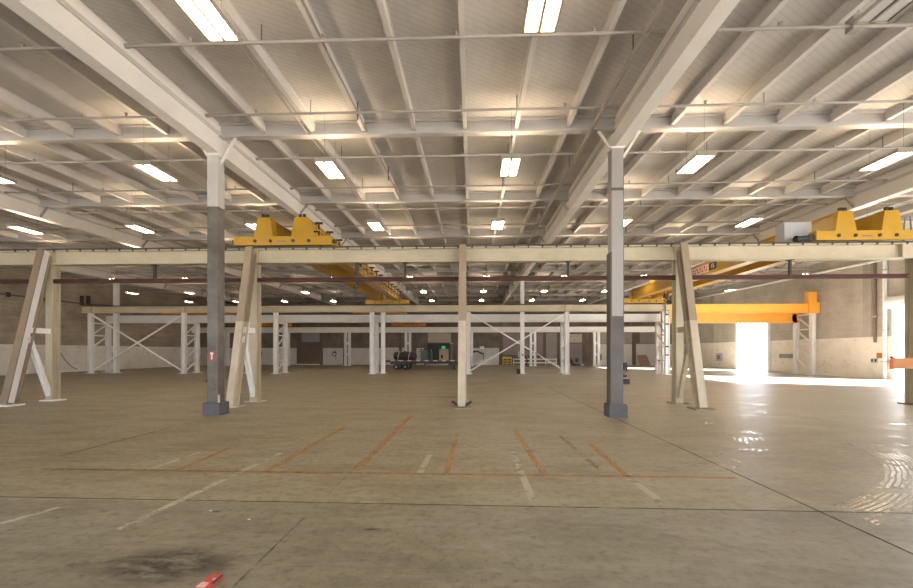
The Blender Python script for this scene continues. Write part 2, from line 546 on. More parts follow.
# doorway jambs on the right wall
t = MB().box(XR - .12, XR + .02, DY0 - .35, DY0, 0, DZ + .2).box(XR - .12, XR + .02, DY1, DY1 + .35, 0, DZ + .2).box(XR - .12, XR + .02, DY0 - .35, DY1 + .35, DZ, DZ + .3)
structure('trim_1', t, 'white')
t = MB().box(XR - .1, XR + .02, EY1, EY1 + .25, 0, EZ + .2).box(XR - .1, XR + .02, EY0 - .25, EY0, 0, EZ + .2)
structure('trim_2', t, 'white')
# pilasters on the right wall
for k, u in enumerate((712, 868)):
    y = YX(u, XR)
    wall_bit('pilaster', wr, MB().box(XR - .06, XR + .02, y - .35, y + .35, 3.05, 8.6), 'far_grey')

# far wall: painted lower panels, pilasters, panels
def far_panel(name, u0, u1, v0, v1, mat, t=.03, label=None):
    z0, z1 = max(0, ZV((u0 + u1) / 2, v1, YF)), ZV((u0 + u1) / 2, v0, YF)
    if v1 >= 364:
        z0 = 0
    wall_bit(name, wf, MB().box(WX(u0, YF), WX(u1, YF), YF - t, YF + .02, z0, z1), mat, label)

for u0, u1, v in ((210, 297, 348), (323, 343, 348), (351, 386, 348), (386, 406, 347.5), (413, 424, 348), (472, 499, 348), (598, 632, 344), (636, 672, 344)):
    far_panel('painted_panel', u0, u1, v, 366, 'far_low')
for u0, u1 in ((297, 299.5), (320, 323), (399, 402), (413, 416.5), (499, 502), (543, 546), (557, 559), (582.5, 586), (589, 591.5), (632.5, 635.5)):
    far_panel('pilaster', u0, u1, 300, 366, 'far_brown', .12)
for u0, u1, v0, v1, m in ((302, 320, 332, 343, 'far_grey'), (428, 451, 333, 343, 'door_pale'), (546, 557, 333, 365.9, 'far_grey'), (569, 582, 334, 343, 'door_pale'),
                          (600, 632, 330, 343.6, 'far_grey'), (640, 668, 330, 343.6, 'far_grey'), (503, 543, 333, 355, 'far_mauve')):
    far_panel('wall_panel', u0, u1, v0, v1, m, .05)

def roll_door(n, u0, u1, v0, mat):
    z1 = ZV((u0 + u1) / 2, v0, YF)
    x0, x1 = WX(u0, YF), WX(u1, YF)
    d = bpy.data.objects.new('door_%d' % n, None)
    COL.objects.link(d)
    d.location = ((x0 + x1) / 2, YF, 0)
    d['kind'] = 'structure'
    mb = MB()
    k = int(z1 / .22)
    for i in range(k):
        a = z1 * i / k
        mb.box(x0, x1, YF - .11, YF + .02, a, a + z1 / k * .86)
        mb.box(x0, x1, YF - .08, YF + .02, a + z1 / k * .86, a + z1 / k)
    mb.build('door_panel', mat, d)
    f = MB().box(x0 - .14, x0, YF - .16, YF + .02, 0, z1 + .14).box(x1, x1 + .14, YF - .16, YF + .02, 0, z1 + .14).box(x0, x1, YF - .16, YF + .02, z1, z1 + .14)
    f.build('door_frame', 'far_brown', d)
    MB().box(x0, x1, YF - 1.1, YF - .1, 0, .14).build('daylight_slab', 'sign_white', d)  # white slab stands in for daylight showing under the shutter
    return d
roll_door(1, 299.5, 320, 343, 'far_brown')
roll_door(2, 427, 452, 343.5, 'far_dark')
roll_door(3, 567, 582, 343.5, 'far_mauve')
x0, x1 = WX(439.3, YF), WX(448.7, YF)
# pale passage door set in front of the dark shutter
z1 = ZV(444, 349, YF)
d = bpy.data.objects.new('door_4', None)
COL.objects.link(d)
d.location = ((x0 + x1) / 2, YF - .2, 0)
d['kind'] = 'structure'
MB().box(x0, x1, YF - .28, YF - .1, 0, z1).build('door_leaf', 'door_pale', d)
MB().box(x0 + .28, x0 + .55, YF - .31, YF - .27, .95, 1.45).build('push_plate', 'dark_metal', d)
MB().box(x1 - .5, x1 - .22, YF - .31, YF - .27, .3, 1.75).build('hazard_strip', 'yellow_safety', d)

# ---------------------------------------------------------------- floor marks (all part of the floor surface)
def strip(p, q, w, z=.002):
    p, q = Vector(p), Vector(q)
    d = (q - p).normalized()
    a = Vector((-d.y, d.x, 0)) * w / 2
    b = MB()
    up_ = Vector((0, 0, z))
    b.add([p - a + up_, q - a + up_, q + a + up_, p + a + up_], [(0, 1, 2, 3)])
    return b

for a, b, w, m in (
        ((40, 469), (352, 473.4), .10, 'line_orange_faint'), ((120, 470), (736, 478), .10, 'line_orange'),
        ((118, 530), (281, 453), .105, 'line_white'), ((154, 468), (207, 450), .10, 'line_white'),
        ((178, 470), (230, 448), .10, 'line_orange'), ((267, 471), (345, 427), .12, 'line_orange'),
        ((357, 470.5), (411, 416), .11, 'line_orange'), ((419, 474.5), (431, 453), .10, 'line_white'),
        ((446, 475), (457, 434), .10, 'line_orange'), ((533, 501), (512, 450), .105, 'line_white'),
        ((544, 475), (515, 430), .11, 'line_orange'), ((628, 477), (590, 444), .11, 'line_orange'),
        ((658, 499), (629, 478), .11, 'line_white'), ((60, 456), (170, 428), .08, 'line_orange_faint'),
        ((0, 524), (60, 507), .09, 'line_white'), ((560, 436), (600, 470), .09, 'line_orange_faint')):
    strip(FL(*a), FL(*b), w, .003).build('painted_line', m, fl)
for a, b, w, m in (((-60, 495.8), (980, 514.6), .028, 'joint'), ((549, 388), (930, 562), .030, 'joint'), ((411, 413), (228, 592), .022, 'joint_faint'),
                   ((-40, 378.5), (960, 379.5), .06, 'joint_faint'), ((300, 396), (700, 398.5), .06, 'joint_faint')):
    strip(FL(*a), FL(*b), w, .002).build('control_joint', m, fl)
def blot(u, v, rx, ry, z=.004):
    c = FL(u, v)
    n = 28
    b = MB()
    vs = [c + Vector((rx * math.cos(2 * math.pi * i / n), ry * math.sin(2 * math.pi * i / n), z)) for i in range(n)]
    b.add(vs, [tuple(range(n))])
    return b
for u, v, rx, ry in ((165, 565, .76, .40), (78, 565, .12, .08), (215, 512, .10, .05), (372, 530, .12, .05)):
    blot(u, v, rx, ry).build('oil_stain', 'stain', fl)

# ---------------------------------------------------------------- roof: girders, cross beams, joists
for i, x in enumerate(GX):
    lab = ['white roof girder nearest the left wall', 'white roof girder slanting in from the left photo edge above the leftmost A-frame',
           'white roof girder carried by the left near grey column', 'white roof girder carried by the right near grey column',
           'white roof girder passing over the right yellow crane'][i]
    r = thing('roof_girder', lab, 'girder', (x, YB, up(YB, ZG)), 'roof girders running front to back')
    b = MB()
    w = .17
    p, q = Vector((x, YB, up(YB, (ZG + ZD) / 2))), Vector((x, YF - .02, up(YF, (ZG + ZD) / 2)))
    hh = (ZD - ZG) / 2
    b.sweep(p, q, [(-w, -hh), (w, -hh), (w, -hh + .05), (w - .03, -hh + .05), (w - .03, hh), (-w + .03, hh), (-w + .03, -hh + .05), (-w, -hh + .05)])
    b.build('girder_box', 'roof_white', r)
    b = MB()
    for s in (-1, 1):
        b.bar((x + s * .165, YB, up(YB, ZJ - .03)), (x + s * .165, YF - .05, up(YF, ZJ - .03)), .06, .1)
    b.build('ledger', 'roof_joist', r)
    for j, y in enumerate(BY):
        if y < 8 and abs(x) > 9 or y < 5 or y > 60:
            continue
        b = MB()
        big = abs(y - 12.9) < .5 or abs(y - 37.3) < .5
        for s in (-1, 1):
            b.bar((x + s * .1, y, up(y, ZG + .03) - (.32 if big else 0)), (x + s * (.62 if big else .5), y, up(y, ZBM + .03)), .07, .07, (0, 1, 0))
        b.build('knee_brace', 'roof_white' if big else 'pipe_grey', r)

EDGE = [XL] + GX + [XR]
BAY = ['between the left wall and the far left girder', 'between the far left and left side girders', 'between the left side and left near column girders',
       'between the two near column girders', 'between the right near column and right side girders', 'between the right side girder and the right wall']
for j, y in enumerate(BY):
    if y < 5:
        continue
    for i in range(6):
        a, c = EDGE[i] + (.14 if i else .0), EDGE[i + 1] - (.14 if i < 5 else 0)
        if not any(seen(a + (c - a) * k / 12, y, up(y, ZBM), 60) for k in range(13)):
            continue
        zt = up(y, ZD)
        zb = up(y, ZBM)
        o = MB().ibeam((a, y, (zt + zb) / 2), (c, y, (zt + zb) / 2), zt - zb, .24, .07, .05).build('roof_cross_beam', 'roof_beam', origin=((a + c) / 2, y, zb))
        tag(o, 'roof cross beam, %s row from camera, %s' % (nth(j), BAY[i]), 'beam', 'roof cross beams')

# joists: one mesh, shared by all copies
jm = MB()
JL = 6.1 - .06
jm.bar((0, 0, .165), (0, JL, .165 + SL * JL), .05, .30)
jm.bar((0, 0, .016), (0, JL, .016 + SL * JL), .115, .032)
jm.bar((0, 0, .305), (0, JL, .305 + SL * JL), .10, .02)
proto = None
rest = MB()
SIDE = ['right of the left wall', 'right of the far left girder', 'right of the left side girder', 'right of the left near column girder', 'right of the right near column girder', 'right of the right side girder']
njo = 0
for j in range(1, 10):
    y0 = BY[j] + .03
    for i in range(6):
        a, c = EDGE[i], EDGE[i + 1]
        n = max(2, round((c - a) / 1.531))
        for k in range(1, n):
            x = a + (c - a) * k / n
            vis = [yy for yy in (y0 + .05, y0 + 1.5, y0 + 3, y0 + 4.5, y0 + 6) if seen(x, yy, up(yy, ZJ), 10)]
            if not vis:
                continue
            z = up(y0, ZJ)
            if njo >= 298:
                for zz, w, h in ((.165, .05, .30), (.016, .115, .032)):
                    rest.bar((x, y0, z + zz), (x, y0 + JL, z + zz + SL * JL), w, h)
                continue
            njo += 1
            if proto is None:
                o = proto = jm.build('roof_joist', 'roof_joist', origin=(0, 0, 0))
            else:
                o = proto.copy()
                COL.objects.link(o)
            o.location = (x, y0, z)
            tag(o, 'pale roof joist, %s %s, %s bay from camera' % (nth(k), SIDE[i], nth(j)), 'joist', 'roof joists running front to back')
if rest.v:
    o = rest.build('roof_joists', 'roof_joist', origin=(0, 56, 9.2))
    tag(o, 'pale roof joists in the farthest roof bays by the far wall', 'joists')
    o['kind'] = 'stuff'

# ---------------------------------------------------------------- sprinkler pipes and conduits
PY = [8.9 + 2.78 * k for k in range(19)]
for k, y in enumerate(PY):
    z = up(y, 8.58)
    for i in range(6):
        a, c = EDGE[i] + .45, EDGE[i + 1] - .45
        if not any(seen(a + (c - a) * q / 12, y, z, 30) for q in range(13)):
            continue
        r = thing('sprinkler_pipe', 'grey sprinkler pipe, %s line from camera, %s' % (nth(k + 1), BAY[i]), 'pipe', ((a + c) / 2, y, z), 'sprinkler branch pipes under the roof')
        b = MB().cyl((a, y, z), (c, y, z), .035 if y < 30 else .03, 8)
        b.cyl((a - .01, y, z), (a + .08, y, z), .05, 8).cyl((c - .08, y, z), (c + .01, y, z), .05, 8)
        b.build('pipe', 'pipe_grey', r)
        if y < 22:
            n = 4
            for q in range(n):
                x = a + (c - a) * (q + .5) / n
                if seen(x, y, z):
                    MB().cyl((x, y, z + .0), (x, y, z + .1), .03, 6).cyl((x, y, z + .1), (x, y, z + .12), .05, 8).build('sprinkler_head', 'pipe_grey', r)
            for q in (1, 3):
                x = a + (c - a) * q / 4 + .12
                if seen(x, y, z):
                    MB().cyl((x, y, z - .05), (x, y, up(y, ZD) - .01), .012, 6).build('hanger_rod', 'pipe_dark', r)
        else:
            x = (a + c) / 2
            MB().cyl((x, y, z), (x, y, up(y, ZD) - .01), .012, 6).build('hanger_rod', 'pipe_dark', r)

r = thing('sprinkler_main', 'grey sprinkler main pipe running back just left of the right near column girder', 'pipe', (3.5, 5, up(5, 8.47)))
b = MB().cyl((3.5, 5, up(5, 8.47)), (3.5, 60, up(60, 8.47)), .055, 10)
b.build('pipe', 'pipe_grey', r)
for y in (8.8, 14.9, 21, 27):
    MB().cyl((3.5, y - .09, up(y, 8.47)), (3.5, y + .09, up(y, 8.47)), .08, 10).build('coupling', 'pipe_grey', r)
    MB().cyl((3.5, y + .6, up(y + .6, 8.47)), (3.5, y + .6, up(y + .6, ZD) - .01), .014, 6).build('hanger_rod', 'pipe_dark', r)
for dx, w in ((-5.02, 'left'), (-4.88, 'right')):
    o = MB().cyl((dx, 4, up(4, 8.62)), (dx, 24, up(24, 8.62)), .02, 8).build('conduit', 'pipe_grey', origin=(dx, 4, up(4, 8.62)))
    tag(o, 'thin pale electrical conduit over the left lights, %s one of a pair' % w, 'conduit', 'paired conduits under the roof')
r = thing('sprinkler_riser', 'dark thin pipe running back beside a joist near the top left of the middle bay', 'pipe', (-3.2, 5, up(5, 8.66)))
MB().cyl((-3.2, 5, up(5, 8.66)), (-3.2, 22, up(22, 8.66)), .025, 8).build('pipe', 'pipe_grey', r)
for y in (7.4, 11.8, 16.2):
    MB().cyl((-3.2, y, up(y, 8.45)), (-3.2, y, up(y, ZD) - .01), .022, 6).build('hanger_rod', 'pipe_dark', r)
r = thing('junction_box', 'small grey junction box on the sprinkler pipe near the top right', 'box', (7.7, 8.9, up(8.9, 8.58)))
MB().box(7.62, 7.80, 8.80, 9.0, up(8.9, 8.48), up(8.9, 8.80)).build('box', 'pipe_grey', r)
MB().cyl((7.71, 8.9, up(8.9, 8.8)), (7.71, 8.9, up(8.9, ZD) - .01), .02, 6).build('hanger_rod', 'pipe_dark', r)

# ---------------------------------------------------------------- bay lights
LX = [-4.27 + 5.39 * k for k in range(-6, 6)]
LY = [6.6, 12.7, 18.8, 24.9, 33.2, 42.0, 50.6]
def make_light(full, off):
    r = thing('bay_light', '', 'light', (0, 0, 0))
    h = MB()
    L, W = .62, .27
    h.add([(-W, -L, 0), (W, -L, 0), (W, L, 0), (-W, L, 0), (-.19, -L, .11), (.19, -L, .11), (.19, L, .11), (-.19, L, .11)],
          [(4, 5, 6, 7), (0, 4, 7, 3), (1, 2, 6, 5)])
    h.box(-W, W, -L, -L + .03, -.02, .11).box(-W, W, L - .03, L, -.02, .11)
    h.box(-W - .01, -W + .02, -L, L, -.02, .02).box(W - .02, W + .01, -L, L, -.02, .02)
    h.box(-.02, .02, -L, L, -.02, .10)
    h.build('housing', 'lamp_body', r)
    for s in (-1, 1):
        MB().box(min(s * .045, s * .225), max(s * .045, s * .225), -L + .04, L - .04, .0, .012).build('tube_panel', 'tubes_off' if off else 'tubes', r)
    if not off:
        MB().box(-.07, .07, -L + .1, L - .1, .112, .125).build('upper_slot', 'tubes_up', r)
    if full:
        for y in (-.5, .5):
            MB().cyl((0, y, .1), (0, y, 1.50), .004, 5).build('hanging_wire', 'pipe_dark', r)
    return r
protoN = protoF = None
for j, y in enumerate(LY):
    z = up(y, 7.42)
    wide = 1.1 if y > 30 else 1.0          # the rear aisle's lights hang a little further apart
    row = [x for x in (1.12 + (x - 1.12) * wide for x in LX) if XL + 1 < x < XR - 1 and seen(x, y, z, 14)]
    for i, x in enumerate(row):
        off = (j == 0 and x > 5)
        lab = 'hanging bay light, %s row from the camera, %s from the left in that row' % (nth(j + 1), nth(i + 1))
        if off:
            o = make_light(True, True)
            o.location = (x, y, z)
            o['label'] = 'dim unlit hanging bay light with grey louvres at the top right'
        elif y < 30:
            if protoN is None:
                o = protoN = make_light(True, False)
                o.location = (x, y, z)
                o['label'] = 'lit ' + lab
            else:
                o = dup(protoN, (x, y, z), 'lit ' + lab)
        else:
            if protoF is None:
                o = protoF = make_light(True, False)
                o.location = (x, y, z)
                o['label'] = 'lit ' + lab
            else:
                o = dup(protoF, (x, y, z), 'lit ' + lab)
        o['group'] = 'hanging bay lights'

# ---------------------------------------------------------------- roof columns
def roof_column(x, y, mat, label, near, group):
    zt = up(y, ZG)
    r = thing('roof_column', label, 'column', (x, y, 0), group)
    w = .17
    MB().box(x - w, x + w, y - w, y + w, .0, zt).build('shaft', mat, r)
    b = MB()
    if near:
        b.box(x - w - .04, x + w + .04, y - w - .04, y + w + .04, zt - .05, zt + .0)
        b.build('cap_plate', 'roof_white', r)
        b = MB()
        k = .265
        b.add([(x - k, y - k, 0), (x + k, y - k, 0), (x + k, y + k, 0), (x - k, y + k, 0),
               (x - k, y - k, .36), (x + k, y - k, .36), (x + k, y + k, .36), (x - k, y + k, .36),
               (x - k + .03, y - k + .03, .39), (x + k - .03, y - k + .03, .39), (x + k - .03, y + k - .03, .39), (x - k + .03, y + k - .03, .39)],
              [(3, 2, 1, 0), (0, 1, 5, 4), (1, 2, 6, 5), (2, 3, 7, 6), (3, 0, 4, 7), (4, 5, 9, 8), (5, 6, 10, 9), (6, 7, 11, 10), (7, 4, 8, 11), (8, 9, 10, 11)])
        b.build('concrete_base', 'pad', r)
    else:
        b.box(x - .32, x + .32, y - .32, y + .32, 0, .05).build('base_plate', mat, r)
    return r
cl = roof_column(-7.95, 12.95, 'col_left', 'tall steel column on the left with dark grey paint almost to the top', True, None)
x, y = -7.95, 12.95 - .17
yy = y - .012
MB().box(x - .10, x + .06, yy, yy + .03, 1.66, 1.95).build('sign_plate', 'sign_red', cl, label='small red sign plate with a pale T mark')
MB().box(x - .04, x + .0, yy - .006, yy + .01, 1.71, 1.88).box(x - .065, x + .025, yy - .006, yy + .01, 1.86, 1.92).build('sign_mark', 'sign_pink', cl)
MB().box(x + .17, x + .22, y - .02, y + .02, .39, .62).build('anchor_clip', 'cabinet_grey', cl)
MB().box(x - .21, x - .165, y, y + .12, 1.0, 1.1).build('side_clip', 'dark_metal', cl)
MB().cyl((x - .19, y + .1, .39), (x - .19, y + .1, 6.3), .018, 6).build('conduit', 'cabinet_grey', cl)
cr = roof_column(4.30, 12.95, 'col_right', 'tall steel column right of centre, dark grey only on its lower third', True, None)
x = 4.30
MB().box(x - .2, x - .16, y - .01, y + .38, .39, 4.9).build('corner_guard', 'col_dark', cr, label='dark brown strip up the left side')
MB().cyl((x + .21, y + .1, 1.2), (x + .21, y + .1, 7.3), .016, 6).build('conduit', 'pipe_dark', cr)
MB().box(x + .2, x + .30, y + .02, y + .16, 1.38, 1.62).box(x + .2, x + .29, y + .02, y + .16, 1.18, 1.26).box(x + .2, x + .36, y, y + .18, .98, 1.12).build('outlet_box', 'dark_metal', cr, label='dark outlet boxes on the right side')
MB().box(x - .18, x + .18, y - .012, y + .02, 6.72, 6.80).build('band_clamp', 'pipe_dark', cr)
for u, lab in ((119, 'white roof column at far left behind the left cross-braced bay'), (243, 'white roof column in the back row behind the second A-frame'),
               (383, 'white roof column in the back row left of the flatbed trailer'), (521.5, 'white roof column in the middle of the right-hand cross brace'),
               (661.5, 'white roof column in the back row where the orange runway begins')):
    gx = min(GX, key=lambda g: abs(g - WX(u, 37.6)))
    c = roof_column(gx, 37.6, 'white', lab, False, 'white roof columns of the back row')
    if u > 500 and u < 600:
        MB().box(gx - .36, gx - .2, 37.3, 37.6, 1.45, 1.95).box(gx - .1, gx + .12, 37.3, 37.42, 1.55, 1.75).build('switch_box', 'cabinet_grey', c)
        MB().box(gx - .5, gx - .2, 37.2, 37.6, 0, .4).build('floor_box', 'dark_metal', c)
        MB().tube([(gx + .22, 37.38, 1.5), (gx + .45, 37.36, 1.15), (gx + .3, 37.36, .8), (gx + .5, 37.36, .6)], .05).build('hose', 'dark_metal', c)

# ---------------------------------------------------------------- front crane runway with its A-frames
ZR = 5.93      # top of runway beam, without rail
r = thing('crane_runway', 'long cream crane runway beam across the whole front of the hall', 'beam', (0, R1, ZR - .56))
MB().ibeam((-27, R1, ZR - .28), (24, R1, ZR - .28), .56, .36, .04, .06).build('runway_beam', 'cream', r)
b = MB().bar((-27, R1, ZR + .025), (24, R1, ZR + .025), .36, .05).bar((-27, R1, ZR + .075), (24, R1, ZR + .075), .08, .06)
b.build('crane_rail', 'rail', r)
for k in range(96):
    x = -26.5 + k * .53
    if abs(x) < 18.5:
        MB().box(x - .03, x + .03, R1 - .2, R1 - .14, ZR - .05, ZR + .06).build('rail_clip', 'dark_metal', r)
for x in (-16.66, -8.46, -.36, 7.74, 15.9):
    MB().box(x - .16, x + .16, R1 - .175, R1 + .175, ZR - .53, ZR - .03).build('stiffener_plate', 'cream', r)

AX = [-16.66, -8.46, -.36, 7.74, 16.28]
ALAB = ['leftmost steel A-frame support with white web and brown flanges under the cream runway', 'steel A-frame support just right of the left grey column',
        'A-frame support in the middle of the photo seen end on', 'steel A-frame support just right of the right grey column', 'A-frame support at the right edge with the orange-brown plate']
for i, x in enumerate(AX):
    r = thing('a_frame_support', ALAB[i], 'support', (x, R1, 0), 'A-frame supports of the front runway')
    MB().ibeam((x, R1, .03), (x, R1, ZR - .56), .34, .28, .03, .02, (0, 1, 0)).build('post', 'cream', r)
    MB().box(x - .3, x + .3, R1 - .27, R1 + .27, 0, .04).build('post_base_plate', 'cream' if i == 1 else ('white' if i == 0 else 'leg_brown'), r)
    yt, yb = R1 - .3, R1 - 1.62
    if i < 4:
        lp, lq = Vector((x, yb, .03)), Vector((x, yt, ZR - .04))
        legm = 'leg_brown' if i == 0 else 'leg_split'
        leg = MB().ibeam(lp, lq, .42, .26, .05, .02, (0, 1, 0)).build('raking_leg', legm, r, label='raking leg, brown upper part' if i else None)
        if i == 0:
            d = (lq - lp).normalized()
            MB().bar(lp + Vector((.012, 0, .08)), lq + Vector((.012, 0, 0)), .03, .315, (0, 1, 0)).build('leg_web', 'white', leg, label='white web')
        MB().box(x - .33, x + .33, yb - .32, yb + .26, 0, .05).build('leg_base_plate', 'cream' if i == 1 else ('white' if i == 0 else 'leg_brown'), r)
        zz = 2.75
        f = zz / ZR
        ym = yb + (yt - yb) * f
        MB().bar((x, ym + .1, zz), (x, R1 - .12, zz), .16, .2).build('strut', 'white' if i < 2 else 'cream', r)
        f = (zz - .25) / ZR
        MB().bar((x, yb + (yt - yb) * f + .12, zz - .25), (x, R1 - .16, .22), .14, .16).build('brace', 'white' if i < 2 else 'cream', r)
        if i == 2:
            for s in (-1, 1):
                MB().bar((x + s * .1, yb + .05, .06), (x + s * .34, yb + .05, .22), .08, .1, (0, 1, 0)).build('base_lug', 'dark_metal', r)
    else:
        MB().box(x - .95, x - .16, R1 - .24, R1 - .2, 1.32, 1.72).build('board', 'board_orange', r, label='orange-brown plate bolted to the post')
        MB().box(x - .3, x - .1, R1 - .2, R1 - .14, 1.38, 1.44).build('board_bracket', 'dark_metal', r)

# red-oxide rail hung from the runway
zr = 4.74
r = thing('conductor_rail', 'dark red steel rail hung under the cream runway', 'rail', (0, R1, zr))
MB().ibeam((-26, R1, zr), (16.08, R1, zr), .15, .16, .03, .04).build('rail', 'red_oxide', r)
for u in (155, 405, 568, 790):
    x = WX(u, R1)
    MB().bar((x, R1, zr + .07), (x, R1, ZR - .55), .08, .08).box(x - .1, x + .1, R1 - .1, R1 + .1, ZR - .58, ZR - .555).build('hanger', 'dark_metal', r)
x = WX(357.5, R1)
b = MB()
b.bar((x, R1 - .13, zr + .1), (x, R1 - .13, ZR - .56), .12, .07)
b.build('hanger', 'dark_metal', r)
b = MB().torus((x, R1 - .13, zr - .28), .09, .03, 'y', 16, 6).cyl((x, R1 - .13, zr - .2), (x, R1 - .13, zr + .1), .03, 6)
b.build('hook', 'dark_metal', r)

# ---------------------------------------------------------------- rear runways on laced columns
LU = [91, 184, 276, 372, 468.5, 567, 667, 812.5]
LXs = [WX(u, R2) for u in LU]
ZR2, D2, ZR2B, DB = 5.93, .56, 5.29, .70
r = thing('crane_runway', 'cream crane runway beam on the front posts of the laced columns', 'beam', (0, R2, ZR2 - D2))
MB().ibeam((LXs[0] - .8, R2, ZR2 - D2 / 2), (LXs[6] - .1, R2, ZR2 - D2 / 2), D2, .36, .04, .06).build('runway_beam', 'cream', r)
MB().bar((LXs[0] - .8, R2, ZR2 + .05), (LXs[6] - .1, R2, ZR2 + .05), .1, .1).build('crane_rail', 'rail', r)
for x in LXs[:7]:
    MB().box(x - .16, x + .16, R2 - .19, R2 + .19, ZR2 - D2 + .04, ZR2 - .04).build('stiffener_plate', 'cream', r)
r2 = thing('crane_runway', 'white crane runway beam on the back posts of the laced columns', 'beam', (0, R2B, ZR2B - DB))
MB().ibeam((WX(106, R2B), R2B, ZR2B - DB / 2), (WX(661, R2B), R2B, ZR2B - DB / 2), DB, .36, .04, .06).build('runway_beam', 'beam_white', r2)
MB().bar((WX(106, R2B), R2B, ZR2B + .04), (WX(661, R2B), R2B, ZR2B + .04), .1, .08).build('crane_rail', 'rail', r2)
# orange lengths on the right
r = thing('orange_runway', 'upper orange runway beam on the right with an upright end stop', 'beam', (20, R2, ZR2 - .75))
xa, xb = LXs[6] + .12, 28.72
MB().ibeam((xa, R2, ZR2 - .37), (xb, R2, ZR2 - .37), .74, .4, .05, .24).build('runway_beam', 'orange', r)
MB().box(xb - .75, xb + .1, R2 - .3, R2 + .3, ZR2 - .8, ZR2 + .1).box(xb - .75, xb - .05, R2 - .2, R2 + .2, ZR2 + .1, ZR2 + 1.0).build('end_stop', 'orange', r)
r = thing('orange_runway', 'lower orange runway beam on the right with a rounded end', 'beam', (20, R2B, ZR2B - .85))
xb = WX(795, R2B)
b = MB().bar((WX(666, R2B), R2B, ZR2B - .42), (xb, R2B, ZR2B - .42), .42, .84)
b.sweep((WX(666, R2B), R2B - .22, ZR2B - .05), (xb, R2B - .22, ZR2B - .05), [(-.2, -.05), (.2, -.05), (.2, .05), (-.2, .05)])
b.build('runway_beam', 'orange', r)
MB().cyl((xb, R2B - .21, ZR2B - .42), (xb, R2B + .21, ZR2B - .42), .42, 20).build('rounded_end', 'orange', r)

# laced columns
LL = ['leftmost white laced column near the left wall', 'white laced column left of the left grey column', 'white laced column right of the second A-frame',
      'white laced column left of the flatbed trailer', 'white laced column behind the central A-frame', 'white laced column at the right end of the cross brace, left of the right grey column',
      'white laced column where the cream runway meets the orange one', 'white laced column under the end stop of the orange runway']
for i, x in enumerate(LXs):
    r = thing('laced_column', LL[i], 'column', (x, R2, 0), 'laced columns of the rear runways')
    zf = ZR2 - D2 if i < 7 else ZR2 - .75
    zb = ZR2B - DB if i < 7 else ZR2 - .75
    MB().ibeam((x, R2, .02), (x, R2, zf), .34, .32, .03, .03, (1, 0, 0)).build('front_post', 'white', r)
    MB().ibeam((x, R2B, .02), (x, R2B, zb), .34, .32, .03, .03, (1, 0, 0)).build('back_post', 'white', r)
    MB().box(x - .32, x + .32, R2 - .3, R2 + .3, 0, .05).build('base_plate', 'white', r)
    MB().box(x - .32, x + .32, R2B - .3, R2B + .3, 0, .05).build('base_plate', 'white', r)
    n = 4
    hgt = zb - .2
    for k in range(n):
        z0, z1 = .15 + hgt * k / n, .15 + hgt * (k + 1) / n
        MB().bar((x, R2 + .12, z0), (x, R2B - .12, z1 - .12), .09, .12).build('lacing_bar', 'white', r)
        MB().bar((x, R2 + .12, z1 - .05), (x, R2B - .12, z1 - .05), .09, .12).build('lacing_bar', 'white', r)
    if i == 6:
        for k, z in enumerate((1.6, 2.3, 4.2, 5.0)):
            MB().box(x - .2, x + .05, R2 - .22, R2 - .14, z, z + .12).build('clamp', 'dark_metal', r)

def xbrace(i, k, label, g=.0):
    x0, x1 = LXs[i] + .1, LXs[k] - .1
    r = thing('cross_brace', label, 'brace', ((x0 + x1) / 2, R2, .3), 'cross braces between laced columns')
    zt, zb = ZR2 - D2 - .15, .25
    MB().bar((x0, R2 - .03, zt), (x1, R2 - .03, zb), .10, .16, (0, 1, 0)).build('brace_bar', 'white', r)
    MB().bar((x0, R2 + .08, zb), (x1, R2 + .08, zt), .10, .16, (0, 1, 0)).build('brace_bar', 'white', r)
    xm, zm = (x0 + x1) / 2, (zt + zb) / 2
    MB().box(xm - .14, xm + .14, R2 - .0, R2 + .05, zm - .12, zm + .12).build('gusset_plate', 'white', r)
    return r
xbrace(0, 1, 'white X-shaped cross brace on the left near the left wall')
xr = xbrace(4, 5, 'white X-shaped cross brace right of the middle A-frame')
xs = WX(537.5, R2)
zs = ZV(537.5, 354.8, R2)
o = MB().bar((xs - .22, R2 - .12, zs + .18), (xs + .24, R2 - .12, zs - .16), .04, .26, (0, 1, 0)).build('red_tag', 'sign_red', xr, label='red wrap on the brace')

# third runway
ZR3, D3 = 5.24, .74
r = thing('crane_runway', 'farthest white crane runway beam close to the far wall', 'beam', (0, R3, ZR3 - D3))
MB().ibeam((WX(186, R3), R3, ZR3 - D3 / 2), (WX(664, R3), R3, ZR3 - D3 / 2), D3, .36, .04, .06).build('runway_beam', 'beam_white', r)
MB().bar((WX(186, R3), R3, ZR3 + .04), (WX(664, R3), R3, ZR3 + .04), .1, .08).build('crane_rail', 'rail', r)
TU = [226, 286.5, 347.5, 408, 470, 533, 596.5, 659]
TL = ['double white column by the far wall, leftmost one, behind the second A-frame', 'double white column by the far wall, second from left, beside the dark shutter',
      'double white column by the far wall right of the dark shutter', 'double white column by the far wall behind the flatbed trailer',
      'double white column by the far wall directly behind the middle A-frame', 'double white column by the far wall seen through the right cross brace',
      'double white column by the far wall left of the right grey column', 'double white column by the far wall behind the last cream laced column']
for u, lab in zip(TU, TL):
    x = WX(u, R3)
    r = thing('runway_column', lab, 'column', (x, R3, 0), 'double columns of the farthest runway')
    for s in (-1, 1):
        MB().ibeam((x + s * .27, R3, .02), (x + s * .27, R3, ZR3 - D3), .36, .30, .03, .03, (0, 1, 0)).build('post', 'white', r)
    MB().box(x - .5, x + .5, R3 - .3, R3 + .3, 0, .05).build('base_plate', 'white', r)
    for z in (1.4, 2.9):
        MB().box(x - .2, x + .2, R3 + .05, R3 + .12, z, z + .3).build('tie_plate', 'white', r)

